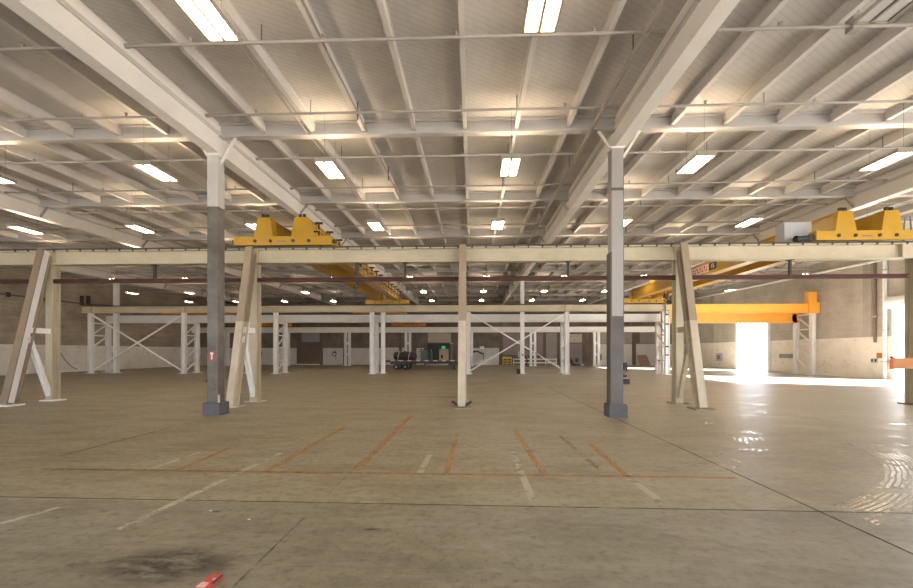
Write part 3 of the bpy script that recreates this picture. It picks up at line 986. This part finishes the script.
# ---------------------------------------------------------------- bridge cranes
def text_mesh(s, size, loc, rot, mat, parent, name, ext=.004):
    c = bpy.data.curves.new(name, 'FONT')
    c.body = s
    c.size = size
    c.extrude = ext
    c.align_x = 'CENTER'
    c.align_y = 'CENTER'
    o = bpy.data.objects.new(name, c)
    COL.objects.link(o)
    dg = bpy.context.evaluated_depsgraph_get()
    me = bpy.data.meshes.new_from_object(o.evaluated_get(dg))
    bpy.data.objects.remove(o)
    o = bpy.data.objects.new(name, me)
    COL.objects.link(o)
    me.materials.clear()
    me.materials.append(M[mat])
    o.parent = parent
    o.location = Vector(loc) - root_loc(parent)
    o.rotation_euler = rot
    return o

def bridge_crane(label, mat, ya, yb, ztop, x0, x1, gxs, gh, gw, near=True, fest=True, group=None):
    z0 = ztop + .08
    r = thing('bridge_crane', label, 'crane', ((x0 + x1) / 2, ya, z0), group)
    zt = z0 + .37
    for y in (ya, yb):
        t = MB().box(x0, x1, y - .17, y + .17, z0 + .03, zt)
        t.box(x0 + .02, x0 + .12, y - .19, y + .19, z0 + .03, zt + .01).box(x1 - .12, x1 - .02, y - .19, y + .19, z0 + .03, zt + .01)
        tr = t.build('end_truck', mat, r)
        for fx in (.22, .38, .61, .77):
            x = x0 + (x1 - x0) * fx
            MB().cyl((x, y - .2, z0 + .19), (x, y - .16, z0 + .19), .065, 12).build('axle_cap', 'dark_metal', tr)
        for fx in (.12, .88):
            x = x0 + (x1 - x0) * fx
            MB().cyl((x, y - .06, z0 + .17), (x, y + .06, z0 + .17), .15, 14).build('wheel', 'dark_metal', tr)
        for xq in (x0 - .12, x1):
            MB().box(xq, xq + .12, y - .07, y + .07, z0 + .12, z0 + .26).build('buffer', 'black', tr)
        # faint nameplate between the axle caps
        MB().box((x0 + x1) / 2 - .2, (x0 + x1) / 2 + .14, y - .185, y - .165, z0 + .14, z0 + .2).build('nameplate', 'leg_brown', tr)
    for gx in gxs:
        g = MB()
        w = gw / 2
        zb, zq = zt, zt + gh
        g.box(gx - w, gx + w, ya + .1, yb - .1, zb - .02, zq)
        g.box(gx - w - .05, gx + w + .05, ya + .1, yb - .1, zq - .03, zq + .02)
        g.box(gx - w - .05, gx + w + .05, ya + .25, yb - .25, zb - .03, zb)
        go = g.build('bridge_girder', mat, r)
        # trapezoid end housings
        for y, s in ((ya, -1), (yb, 1)):
            e = MB()
            a, c = .38, .25
            yy0, yy1 = y - .165, y + .3
            vs = [(gx - a, yy0, zt), (gx + a, yy0, zt), (gx + a, yy1, zt), (gx - a, yy1, zt),
                  (gx - c, yy0 + .03, zt + gh + .04), (gx + c, yy0 + .03, zt + gh + .04), (gx + c, yy1, zt + gh + .04), (gx - c, yy1, zt + gh + .04)]
            e.add(vs, [(3, 2, 1, 0), (4, 5, 6, 7), (0, 1, 5, 4), (1, 2, 6, 5), (2, 3, 7, 6), (3, 0, 4, 7)])
            eo = e.build('girder_end', mat, r)
            if near:
                for q in (-.13, .03):
                    MB().box(gx + q, gx + q + .1, y - .05, y + .05, zt + gh + .03, zt + gh + .19).build('top_lug', 'dark_metal', eo)
        MB().bar((gx, ya + .35, zq + .05), (gx, yb - .35, zq + .05), .06, .07).build('trolley_rail', 'rail', r)
    if fest:
        gx = gxs[-1]
        n = 16
        xs_ = gx + gw / 2 + .24
        posts = MB().bar((xs_, ya + .2, zt + gh * .55), (xs_, yb - .2, zt + gh * .55), .05, .06)
        posts.build('festoon_track', mat, r)
        cab = MB()
        for k in range(n):
            y = ya + .5 + (yb - ya - 1.0) * k / (n - 1)
            p = MB()
            p.bar((gx + gw / 2 - .02, y, zt + gh * .5), (xs_ + .04, y, zt + gh * .5), .06, .05)
            p.bar((xs_, y, zt + gh * .3), (xs_, y, zt + gh * .98), .05, .05)
            p.bar((xs_ - .15, y, zt + gh * .98), (xs_ + .15, y, zt + gh * .98), .07, .07)
            p.build('festoon_post', 'dark_metal', r)
            if k < n - 1:
                y2 = ya + .5 + (yb - ya - 1.0) * (k + 1) / (n - 1)
                pts = [(xs_ + .1, y + (y2 - y) * q / 6, zt + gh * .45 - .45 * (1 - ((q - 3) / 3) ** 2)) for q in range(7)]
                cab.tube(pts, .03, 5)
        cab.build('festoon_cable', 'far_mauve', r)
    return r

ca = bridge_crane('yellow double-girder bridge crane on the left', 'yellow', R1, R2, ZR + .02, WX(236, R1), WX(333, R1), (-8.07, -6.6), .70, .46)
cb = bridge_crane('yellow double-girder bridge crane on the right with a grey cabinet', 'yellow', R1, R2, ZR + .02, WX(812, R1), WX(916, R1), (13.75, 15.4), .70, .46)
x0 = WX(812, R1)
MB().box(x0 - .75, x0 + .25, R1 + .35, R1 + .85, ZR + .12, ZR + .95).build('control_cabinet', 'cabinet_grey', cb)
b = MB().box(x0 - .2, x0 + .06, R1 - .12, R1 + .14, ZR + .15, ZR + .32).cyl((x0 - .55, R1 - .02, ZR + .2), (x0 - .2, R1 - .02, ZR + .24), .1, 10)
b.cyl((x0 - .62, R1 - .02, ZR + .2), (x0 - .55, R1 - .02, ZR + .2), .14, 10)
b.build('travel_motor', 'dark_metal', cb)
xk = 15.4 + .5
MB().tube([(xk, R1 - .05, ZR + .4), (xk + .05, R1 - .05, ZR + .95), (xk + .22, R1 - .05, ZR + .98), (xk + .28, R1 - .05, ZR + .4)], .025).build('guard_loop', 'steel_blue', cb)
# faded lettering and the capacity plate on the left girder
zg = ZR + .1 + .37 + .36
xf = 13.75 - .235
yl = lambda u: YX(u, xf)
Y1, Y0 = yl(689), yl(717)
MB().box(xf - .012, xf + .01, yl(709), yl(716.5), zg - .2, zg + .2).build('capacity_plate', 'black', cb)
text_mesh('15', .34, (xf - .016, (yl(709) + yl(716.5)) / 2, zg), (math.pi / 2, 0, -math.pi / 2), 'sign_white', cb, 'capacity_number')
MB().box(xf - .008, xf + .01, yl(690), yl(708.5), zg - .24, zg + .22).build('maker_panel', 'sign_pink', cb, label='faded pink panel with illegible red lettering')
mk = MB()
random.seed(3)
ya_, yb_ = yl(707.5), yl(691)
for k in range(9):
    y = ya_ + (yb_ - ya_) * (k + .5) / 9
    w = (yb_ - ya_) / 9 * .34
    mk.box(xf - .014, xf - .006, y - w, y - w * .3, zg - .16, zg + .15)
    if k % 2:
        mk.box(xf - .014, xf - .006, y - w, y + w * .8, zg + .04, zg + .15)
    else:
        mk.box(xf - .014, xf - .006, y - w, y + w * .8, zg - .16, zg - .06)
mk.build('maker_lettering', 'sign_red', cb)
# hoist under the right crane
hz = ZR + .47
tr = MB().box(13.6, 15.55, 31.9, 33.2, hz + .75, hz + 1.0).box(14.2, 14.95, 31.8, 33.3, hz + .2, hz + 1.15)
tro = tr.build('hoist_trolley', 'yellow', cb)
hb = MB().box(14.38, 14.66, 32.35, 32.65, ZR + .02, ZR + .30).torus((14.52, 32.5, ZR - .14), .12, .035, 'y', 16, 6)
for s in (-.12, .12):
    hb.cyl((14.52 + s, 32.5, ZR + .1), (14.52 + s, 32.5, hz + .3), .02, 6)
hb.build('hook_block', 'dark_metal', tro)

bridge_crane('orange bridge crane far back in the middle above the flatbed trailer', 'crane_orange', R2B, R3, ZR2B, WX(353, R2B), WX(404, R2B), (WX(368, R2B), WX(390, R2B)), .42, .46, False, False, 'orange bridge cranes of the rear aisle')
bridge_crane('orange bridge crane far back on the left', 'crane_orange', R2B, R3, ZR2B, WX(162, R2B), WX(207, R2B), (WX(172, R2B), WX(195, R2B)), .42, .46, False, False, 'orange bridge cranes of the rear aisle')

# ---------------------------------------------------------------- trailer and its load
TY = 45.0
tx0, tx1 = WX(386, TY), WX(459, TY)
r = thing('flatbed_trailer', 'black flatbed trailer with a red and white striped deck edge near the far wall', 'trailer', ((tx0 + tx1) / 2, TY + 1.2, 0))
zd = 1.0
MB().box(tx0, tx1, TY, TY + 2.4, zd - .06, zd).build('deck', 'dark_metal', r)
b = MB().box(tx0, tx1, TY - .03, TY + .02, zd - .2, zd + .02)
b.build('side_rail', 'black', r)
n = 17
b1, b2 = MB(), MB()
for k in range(n):
    a, c = tx0 + (tx1 - tx0) * k / n, tx0 + (tx1 - tx0) * (k + 1) / n
    (b1 if k % 2 == 0 else b2).box(a, c, TY - .04, TY - .028, zd - .07, zd + .025)
b1.build('red_tape', 'sign_red', r)
b2.build('white_tape', 'sign_white', r)
MB().box(tx0 + .4, tx1 + .3, TY + .5, TY + .65, zd - .34, zd - .06).box(tx0 + .4, tx1 + .3, TY + 1.75, TY + 1.9, zd - .34, zd - .06).build('chassis', 'black', r)
for u in (396, 405):
    x = WX(u, TY)
    for yy in (TY + .04, TY + 2.14):
        w = MB().cyl((x, yy, .31), (x, yy + .22, .31), .31, 22).build('wheel', 'rubber', r)
        MB().cyl((x, yy - .015, .31), (x, yy + .05, .31), .15, 16).cyl((x, yy - .03, .31), (x, yy, .31), .05, 10).build('rim', 'rim', w)
    MB().cyl((x, TY + .2, .31), (x, TY + 2.2, .31), .05, 8).build('axle', 'black', r)
MB().box(WX(390.5, TY), WX(411, TY), TY + .0, TY + .3, .60, zd - .1).build('fender', 'black', r)
x = WX(411, TY)
MB().add([(x - .2, TY + .05, zd - .1), (x + .2, TY + .05, zd - .1), (x + .05, TY + .05, .3), (x - .2, TY + .05, .25), (x - .2, TY + .1, zd - .1), (x + .2, TY + .1, zd - .1), (x + .05, TY + .1, .3), (x - .2, TY + .1, .25)],
         [(0, 1, 2, 3), (7, 6, 5, 4), (0, 4, 5, 1), (1, 5, 6, 2), (2, 6, 7, 3), (3, 7, 4, 0)]).build('mud_flap', 'rubber', r)
x = WX(453, TY)
MB().box(x - .5, x + .55, TY + .1, TY + .6, .5, zd - .1).build('tool_box', 'black', r)
MB().cyl((x + .1, TY + .7, .03), (x + .1, TY + .7, zd - .1), .06, 8).box(x - .05, x + .25, TY + .55, TY + .85, 0, .03).build('landing_leg', 'dark_metal', r)

# tank
u0, u1 = 393.5, 416.8
xa, xb = WX(u0, TY + .8), WX(u1, TY + .8)
r = thing('tank', 'black horizontal plastic tank strapped on the flatbed trailer', 'tank', ((xa + xb) / 2, TY + .8, zd))
R = .47
def capsule(mb, x0, x1, y, z, R, n=20):
    prof = [(0, .35), (.08, .75), (.2, .93), (.36, 1.0), (x1 - x0 - .36, 1.0), (x1 - x0 - .2, .93), (x1 - x0 - .08, .75), (x1 - x0, .35)]
    vs, fs = [], []
    for px, k in prof:
        for i in range(n):
            t = 2 * math.pi * i / n
            vs.append((x0 + px, y + R * k * math.cos(t), z + R * k * math.sin(t)))
    for a in range(len(prof) - 1):
        for i in range(n):
            fs.append((a * n + i, a * n + (i + 1) % n, (a + 1) * n + (i + 1) % n, (a + 1) * n + i))
    fs += [tuple(range(n)), tuple(range((len(prof) - 1) * n, len(prof) * n))]
    mb.add(vs, fs)
    return mb
capsule(MB(), xa, xb, TY + .8, zd + R, R).build('tank_body', 'black', r)
for u in (399, 409.5):
    x = WX(u, TY + .8)
    b = MB()
    n = 20
    pts = [(x + .1 * math.sin(2 * math.pi * i / n), TY + .8 + (R + .015) * math.cos(2 * math.pi * i / n), zd + R + (R + .005) * math.sin(2 * math.pi * i / n)) for i in range(n + 1)]
    b.tube(pts, .04, 6)
    b.build('strap', 'door_pale', r)
MB().cyl(((xa + xb) / 2, TY + .8, zd + 2 * R - .02), ((xa + xb) / 2, TY + .8, zd + 2 * R + .06), .14, 14).build('filler_cap', 'black', r)

# green machine
xa, xb = WX(421, TY + 1), WX(428.5, TY + 1)
r = thing('generator', 'dark green machine on a black frame standing on the flatbed trailer', 'machine', ((xa + xb) / 2, TY + 1, zd))
b = MB()
for x in (xa + .03, xb - .03):
    for y in (TY + .6, TY + 1.4):
        b.bar((x, y, zd), (x, y, zd + 1.2), .06, .06)
b.box(xa, xb, TY + .57, TY + 1.43, zd + 1.16, zd + 1.22).box(xa, xb, TY + .57, TY + 1.43, zd, zd + .08)
b.build('frame', 'black', r)
MB().box(xa + .08, xb - .08, TY + .65, TY + 1.35, zd + .08, zd + .98).box(xa + .2, xb - .2, TY + .75, TY + 1.25, zd + .98, zd + 1.12).build('engine_housing', 'green', r)
b = MB()
for k in range(5):
    b.box(xa + .2, xb - .25, TY + .63, TY + .66, zd + .2 + k * .08, zd + .24 + k * .08)
b.build('grille', 'black', r)
xa, xb = WX(430.2, TY + 1), WX(432.4, TY + 1)
r = thing('gas_bottle', 'slim pale green gas bottle beside the green machine on the trailer', 'bottle', ((xa + xb) / 2, TY + 1, zd))
c = (xa + xb) / 2
MB().cyl((c, TY + 1, zd), (c, TY + 1, zd + .9), .11, 14).cyl((c, TY + 1, zd + .9), (c, TY + 1, zd + 1.0), .07, 12).build('cylinder', 'green', r)
MB().cyl((c, TY + 1, zd + .99), (c, TY + 1, zd + 1.13), .05, 10).build('valve_cap', 'door_pale', r)
c = WX(419, TY + 1)
r = thing('crate', 'tall pale crate on the trailer between the tank and the green machine', 'crate', (c, TY + 1.4, zd))
MB().box(c - .2, c + .2, TY + 1.2, TY + 1.7, zd, zd + 1.25).build('panel_box', 'door_pale', r)
MB().box(c - .21, c + .21, TY + 1.18, TY + 1.21, zd + .3, zd + .38).box(c - .21, c + .21, TY + 1.18, TY + 1.21, zd + .9, zd + .98).build('batten', 'far_grey', r)

# grey pipe standing behind the trailer
c = WX(451.3, 60.6)
r = thing('standpipe', 'thick dark grey standing pipe beside the pale door behind the trailer', 'pipe', (c, 60.6, 0))
MB().cyl((c, 60.6, 0), (c, 60.6, 3.05), .21, 16).build('pipe', 'steel_blue', r)
MB().cyl((c, 60.6, 3.05), (c, 60.6, 3.2), .26, 16).build('cap', 'cabinet_grey', r)
MB().box(c - .35, c + .35, 60.25, 60.95, 0, .06).build('base_plate', 'steel_blue', r)

# exit signs
c = WX(443.6, YF)
z = ZV(443.6, 347.2, YF)
r = thing('exit_sign', 'bright green EXIT sign over the pale door behind the trailer', 'sign', (c, YF - .16, z))
MB().box(c - .26, c + .26, YF - .3, YF + .02, z - .25, z + .16).build('sign_box', 'exit_green', r)
text_mesh('EXIT', .2, (c, YF - .306, z - .04), (math.pi / 2, 0, 0), 'sign_white', r, 'sign_text')
c = WX(482, YF)
z = ZV(482, 347.6, YF)
r = thing('exit_sign', 'pale green EXIT sign above the white wall panel right of the middle A-frame', 'sign', (c, YF - .06, z))
MB().box(c - .3, c + .3, YF - .14, YF + .02, z - .16, z + .16).build('sign_box', 'exit_pale', r)
text_mesh('EXIT', .2, (c, YF - .146, z), (math.pi / 2, 0, 0), 'green', r, 'sign_text')

# black bent arm on the white wall panel
r = thing('jib_bracket', 'black bent bracket arm on the white far wall panel', 'bracket', (WX(478, YF - .1), YF - .1, 2.0))
p = [(WX(473, 61.6), 61.6, ZV(473, 351.3, 61.6)), (WX(477, 61.6), 61.6, ZV(477, 351.2, 61.6)), (WX(482, 61.6), 61.6, ZV(482, 353.4, 61.6)), (WX(483.4, 61.6), 61.6, ZV(483.4, 353.6, 61.6))]
MB().bar(p[0], p[1], .2, .3, (0, 1, 0)).bar(p[1], p[2], .2, .34, (0, 1, 0)).bar(p[2], p[3], .2, .3, (0, 1, 0)).build('arm', 'black', r)
MB().bar(p[3], (p[3][0], 61.6, p[3][2] - .95), .12, .12, (0, 1, 0)).build('drop_pipe', 'steel_blue', r)
MB().box(p[0][0], p[0][0] + .3, 61.6, YF + .02, p[0][2] - .2, p[0][2] + .1).box(p[2][0] - .1, p[2][0] + .1, 61.6, YF + .02, p[2][2] - .1, p[2][2] + .1).build('wall_plate', 'black', r)

def hose_bracket(u, v, lab, Y=YF):
    c, z = WX(u, Y), ZV(u, v, Y)
    r = thing('hose_hook', lab, 'bracket', (c, Y - .1, z))
    MB().box(c - .1, c + .1, Y - .2, Y + .02, z - .05, z + .25).build('hook_plate', 'dark_metal', r)
    b = MB().torus((c - .05, Y - .22, z - .15), .3, .055, 'y', 18, 6)
    b.build('hose_coil', 'far_dark', r)
    MB().tube([(c + .15, Y - .18, z - .3), (c + .2, Y - .18, z - .7), (c + .12, Y - .18, z - 1.0)], .035).build('hose_tail', 'far_dark', r)
hose_bracket(261, 352, 'dark hose coil on the far wall left of the dark shutter')
hose_bracket(335, 353, 'dark hose coil on the far wall right of the dark shutter')
hose_bracket(467, 357, 'dark hose coil on the far wall just right of the middle A-frame')

# yellow guard and white rails at the far wall
xa, xb = WX(502.5, 61.2), WX(512, 61.2)
r = thing('dock_barrier', 'yellow guard barrier against the far wall left of the white column', 'barrier', ((xa + xb) / 2, 61.2, 0))
for z in (.25, .6):
    MB().bar((xa, 61.2, z), (xb, 61.2, z), .08, .12).build('rail', 'yellow_safety', r)
MB().box(xa, xb, 61.14, 61.26, .88, 1.2).build('top_panel', 'yellow_safety', r)
for x in (xa + .08, (xa + xb) / 2, xb - .08):
    MB().bar((x, 61.2, 0), (x, 61.2, 1.0), .1, .1).build('post', 'yellow_safety', r)
xa, xb = WX(513, 61.3), WX(557, 61.3)
r = thing('guard_rail', 'long low white double guard rail along the far wall', 'rail', ((xa + xb) / 2, 61.3, 0))
for z in (.35, .85):
    MB().bar((xa, 61.3, z), (xb, 61.3, z), .08, .16).build('rail', 'white', r)
for k in range(5):
    x = xa + .1 + (xb - xa - .2) * k / 4
    MB().bar((x, 61.38, 0), (x, 61.38, .95), .1, .1).build('post', 'white', r)

# blower against the mauve door
c = WX(576, 60.7)
r = thing('blower_fan', 'round mauve-grey blower standing before the shutter beside the white columns', 'fan', (c, 60.7, 0))
MB().cyl((c, 60.4, .72), (c, 61.0, .72), .58, 24).build('fan_housing', 'steel_blue', r)
MB().torus((c, 60.4, .72), .5, .08, 'y', 24, 8).build('inlet_ring', 'far_mauve', r)
MB().cyl((c, 60.36, .72), (c, 60.4, .72), .15, 12).build('hub', 'dark_metal', r)
MB().box(c - .8, c - .3, 60.4, 61.0, .9, 1.25).build('outlet', 'far_mauve', r)
MB().box(c - .6, c + .6, 60.35, 61.05, 0, .16).build('base_frame', 'dark_metal', r)

# leaning board
a, e = WX(640, 60.9), WX(650.5, 60.9)
r_ = MB().add([(a, 60.8, 0), (e, 60.8, 0), (e - .14, YF - .06, 1.45), (a + .02, YF - .06, 1.42), (a, 60.86, 0), (e, 60.86, 0), (e - .14, YF - .02, 1.46), (a + .02, YF - .02, 1.43)],
              [(0, 1, 2, 3), (7, 6, 5, 4), (0, 4, 5, 1), (1, 5, 6, 2), (2, 6, 7, 3), (3, 7, 4, 0)]).build('leaning_board', 'board_pink', origin=((a + e) / 2, 60.8, 0))
tag(r_, 'reddish-brown board leaning against the white far wall', 'board')

# fire extinguisher on the far wall
c = WX(601, YF - .15)
r = thing('fire_extinguisher', 'dark hanging extinguisher on the white far wall left of the right grey column', 'extinguisher', (c, YF - .15, .8))
MB().cyl((c, YF - .14, .75), (c, YF - .14, 1.35), .11, 14).cyl((c, YF - .14, 1.35), (c, YF - .14, 1.45), .06, 10).build('cylinder', 'steel_blue', r)
MB().box(c - .04, c + .12, YF - .2, YF - .1, 1.45, 1.56).build('valve', 'black', r)
MB().tube([(c + .08, YF - .2, 1.5), (c - .16, YF - .2, 1.35), (c - .18, YF - .2, .9)], .03).build('hose', 'black', r)
MB().box(c - .06, c + .06, YF - .1, YF + .02, .9, 1.2).build('bracket', 'dark_metal', r)

# ---------------------------------------------------------------- left wall fittings
r = thing('wall_pipe', 'dark pipe running along the left wall high above the white band', 'pipe', (XL + .2, 30, 5.0))
def lw(u, v):
    Y = YX(u, XL + .15)
    return Vector((XL + .15, Y, ZV(u, v, Y)))
MB().tube([lw(-30, 290), lw(20, 296), lw(52, 300), lw(90, 304.5), lw(180, 308)], .06, 8).build('pipe', 'pipe_dark', r)
for u, v in ((9, 294.6), (47, 299.4)):
    p = lw(u, v)
    MB().box(XL - .02, XL + .2, p.y - .1, p.y + .1, p.z - .18, p.z + .18).build('valve', 'dark_metal', r)
r = thing('wall_duct', 'pair of short dark vertical pipes high on the left wall', 'pipe', lw(84, 302))
for u in (82, 88.5):
    p, q = lw(u, 305), lw(u, 296)
    MB().cyl(p, q, .16, 10).build('pipe', 'dark_metal', r)
    MB().box(XL - .02, XL + .2, p.y - .1, p.y + .1, p.z + .2, p.z + .4).build('bracket', 'dark_metal', r)
r = thing('wall_cable', 'grey cable drooping down the left wall to the floor', 'cable', lw(60, 350))
pts = [lw(58, 342), lw(60, 352), lw(65, 360), lw(71, 366), lw(77, 369.5)]
MB().tube(pts, .035, 6).build('cable', 'hose', r)
MB().box(XL - .02, XL + .2, pts[0].y - .1, pts[0].y + .1, pts[0].z - .1, pts[0].z + .15).build('clip', 'dark_metal', r)
o = MB().tube([lw(-5, 315), lw(8, 314.4), lw(20, 311), lw(30, 307)], .03, 6).build('wall_cable', 'hose', origin=lw(8, 314))
tag(o, 'thin sagging cable across the bare concrete of the left wall', 'cable')
r = thing('wall_box', 'small grey box on the white band of the left wall beside the leftmost column', 'box', lw(113, 357))
p = lw(114, 357)
MB().box(XL - .02, XL + .2, p.y - .3, p.y + .3, p.z - .6, p.z + .5).build('box', 'cabinet_grey', r)
MB().box(XL + .19, XL + .22, p.y - .22, p.y + .22, p.z - .4, p.z + .3).build('door', 'far_grey', r)

# ---------------------------------------------------------------- right wall fittings
def rw(u, v, off=.1):
    Y = YX(u, XR - off)
    return Vector((XR - off, Y, ZV(u, v, Y)))
p, q = rw(778.5, 358), rw(792, 355)
r = thing('wall_vent', 'dark grey louvred vent in the white band of the right wall', 'vent', ((p.x + q.x) / 2, (p.y + q.y) / 2, 1.5))
MB().box(XR - .06, XR + .02, q.y, p.y, 1.35, 1.72).build('frame', 'louver', r)
b = MB()
for k in range(4):
    b.box(XR - .09, XR - .05, q.y + .08, p.y - .08, 1.39 + k * .08, 1.43 + k * .08)
b.build('louver_blade', 'cabinet_grey', r)
p = rw(885.5, 300)
r = thing('downspout', 'white downspout pipe on the right wall beside the coiled shutter', 'pipe', (XR - .14, p.y, 0))
MB().cyl((XR - .14, p.y, 0), (XR - .14, p.y, 8.6), .13, 12).build('pipe', 'white', r)
for z in (1.2, 3.4, 5.6, 7.6):
    MB().box(XR - .3, XR + .02, p.y - .16, p.y + .16, z, z + .08).build('strap', 'cabinet_grey', r)
p = rw(888.5, 300)
r = thing('downspout', 'brown drain pipe on the right wall just behind the white downspout', 'pipe', (XR - .1, 31.4, 0))
MB().cyl((XR - .1, 31.55, 2.6), (XR - .1, 31.55, 8.6), .09, 12).build('pipe', 'far_brown', r)
MB().box(XR - .2, XR + .02, 31.42, 31.68, 4.4, 4.5).build('strap', 'cabinet_grey', r)
r = thing('coil_shutter', 'white coiled roller shutter barrel over the right-hand opening', 'shutter', (XR - .35, (EY0 + EY1) / 2, EZ))
MB().cyl((XR - .36, EY0 - .1, EZ + .02), (XR - .36, EY1 + .15, EZ + .02), .36, 18).build('barrel', 'white', r)
for y in (EY0 - .1, EY1 + .15):
    MB().box(XR - .75, XR + .02, y - .05, y + .05, EZ - .38, EZ + .42).build('end_bracket', 'white', r)
r = thing('wall_sign', 'small orange sticker on the white band of the right wall', 'sign', rw(880.5, 355, .02))
p = rw(880, 355.5, .03)
MB().box(XR - .03, XR + .01, p.y - .26, p.y + .26, p.z - .18, p.z + .18).build('sticker', 'board_orange', r)
for n_, u in ((1, 872.5), (2, 876)):
    p = rw(u, 360.5, .05)
    r = thing('wall_outlet', 'small grey outlet box on the right wall, %s of the orange sticker' % ('far left' if n_ == 1 else 'just left'), 'outlet', p, 'outlets on the right wall')
    MB().box(XR - .08, XR + .02, p.y - .1, p.y + .1, p.z - .16, p.z + .16).build('box', 'cabinet_grey', r)
    MB().box(XR - .09, XR - .075, p.y - .06, p.y + .06, p.z - .1, p.z + .1).build('cover', 'dark_metal', r)
y = YX(887, XR - .2)
r = thing('fire_extinguisher', 'red fire extinguisher on the right wall below the downspout straps', 'extinguisher', (XR - .25, y - .25, .75))
c = y - .3
MB().cyl((XR - .16, c, .75), (XR - .16, c, 1.4), .12, 14).cyl((XR - .16, c, 1.4), (XR - .16, c, 1.5), .06, 10).build('cylinder', 'sign_red', r)
MB().box(XR - .2, XR - .1, c - .04, c + .1, 1.5, 1.6).build('valve', 'black', r)
MB().box(XR - .1, XR + .02, c - .05, c + .05, .9, 1.2).build('bracket', 'dark_metal', r)
r = thing('wall_pipe', 'white pipe running along the top of the right wall', 'pipe', (XR - .2, 34, 8.1))
MB().cyl((XR - .2, 19, up(19, 8.1)), (XR - .2, 60, up(60, 8.1)), .09, 10).build('pipe', 'sign_white', r)
for y in (20, 26, 32, 38, 44, 50, 56):
    MB().box(XR - .3, XR + .02, y - .05, y + .05, up(y, 8.1) - .12, up(y, 8.1) - .05).build('bracket', 'cabinet_grey', r)
r = thing('wall_stain_panel', 'grey patched access panel on the white band of the right wall near the bright door', 'panel', rw(719, 357))
p, q = rw(716, 361, .03), rw(722, 353, .03)
MB().box(XR - .03, XR + .01, min(p.y, q.y), max(p.y, q.y), p.z, q.z).build('panel', 'cabinet_grey', r)
MB().box(XR - .05, XR - .02, (p.y + q.y) / 2 - .2, (p.y + q.y) / 2 + .4, p.z + .2, p.z + .7).build('patch', 'steel_blue', r)

# ---------------------------------------------------------------- litter on the floor
P = [FL(195, 590), FL(213, 575.3), FL(223.5, 577.3), FL(208, 591)]
r = thing('paper_packet', 'red and white paper packet lying on the floor at the bottom of the photo', 'packet', (P[0] + P[1] + P[2] + P[3]) / 4)
def quad_slab(a, b_, c, d, z0, z1):
    z0, z1 = Vector((0, 0, z0)), Vector((0, 0, z1))
    return MB().add([a + z0, b_ + z0, c + z0, d + z0, a + z1, b_ + z1, c + z1, d + z1], [(3, 2, 1, 0), (4, 5, 6, 7), (0, 1, 5, 4), (1, 2, 6, 5), (2, 3, 7, 6), (3, 0, 4, 7)])
quad_slab(*P, .004, .02).build('packet_body', 'paper_red', r)
L = lambda a, b_, t: a + (b_ - a) * t
quad_slab(L(P[0], P[1], .02), L(P[0], P[1], .38), L(L(P[0], P[1], .38), L(P[3], P[2], .38), .6), L(L(P[0], P[1], .02), L(P[3], P[2], .02), .7), .02, .022).build('pale_panel', 'paper_pale', r)
quad_slab(L(P[3], P[2], .35), L(L(P[3], P[2], .35), L(P[0], P[1], .35), .22), L(L(P[3], P[2], .97), L(P[0], P[1], .97), .16), L(P[3], P[2], .97), .02, .023).build('dark_panel', 'black', r)
quad_slab(L(L(P[0], P[1], .55), L(P[3], P[2], .55), .55), L(L(P[0], P[1], .72), L(P[3], P[2], .72), .5), L(L(P[0], P[1], .72), L(P[3], P[2], .72), .75), L(L(P[0], P[1], .55), L(P[3], P[2], .55), .78), .02, .0225).build('grey_print', 'cabinet_grey', r)
for u, v, lab in ((210.5, 511, 'tiny white scrap on the floor left of centre, nearer the long white line'), (249, 519.5, 'tiny white scrap on the floor below the dark oil spot'),
                  (465, 445.5, 'tiny white scrap on the floor among the orange lines')):
    c = FL(u, v)
    o = MB().add([c + Vector((-.018, -.014, .001)), c + Vector((.02, -.01, .001)), c + Vector((.014, .017, .001)), c + Vector((-.01, .014, .001)), c + Vector((0, 0, .01))],
                 [(3, 2, 1, 0), (0, 1, 4), (1, 2, 4), (2, 3, 4), (3, 0, 4)]).build('paper_scrap', 'litter', origin=c)
    tag(o, lab, 'scrap', 'paper scraps on the floor')

# ---------------------------------------------------------------- light
w = bpy.data.worlds.new('sky')
S.world = w
w.use_nodes = True
bg = w.node_tree.nodes['Background']
bg.inputs[0].default_value = (.80, .89, 1.0, 1)
bg.inputs[1].default_value = 8
sl = bpy.data.lights.new('sun', 'SUN')
sl.energy = 95
sl.angle = math.radians(1.2)
sl.color = (1, .95, .88)
so = bpy.data.objects.new('sun', sl)
COL.objects.link(so)
dirv = Vector((-.88, .44, -.36))
so.rotation_euler = dirv.to_track_quat('-Z', 'Y').to_euler()
so.location = (60, -60, 40)

# ---------------------------------------------------------------- camera, view
cam = bpy.data.cameras.new('camera')
co = bpy.data.objects.new('camera', cam)
COL.objects.link(co)
co.location = (0, 0, H)
co.rotation_euler = (math.pi / 2, 0, TH)
cam.sensor_fit = 'HORIZONTAL'
cam.sensor_width = 36
cam.lens = F / 913 * 36
cam.shift_y = (HOR - 294) / 913
cam.clip_start = .05
cam.clip_end = 500
S.camera = co
S.view_settings.view_transform = 'Standard'
S.view_settings.look = 'None'
S.view_settings.gamma = 1
S.view_settings.use_curve_mapping = False
S.view_settings.exposure = 0.29
S.cycles.use_denoising = True
S.cycles.max_bounces = 10
S.cycles.diffuse_bounces = 8
S.cycles.sample_clamp_indirect = 6
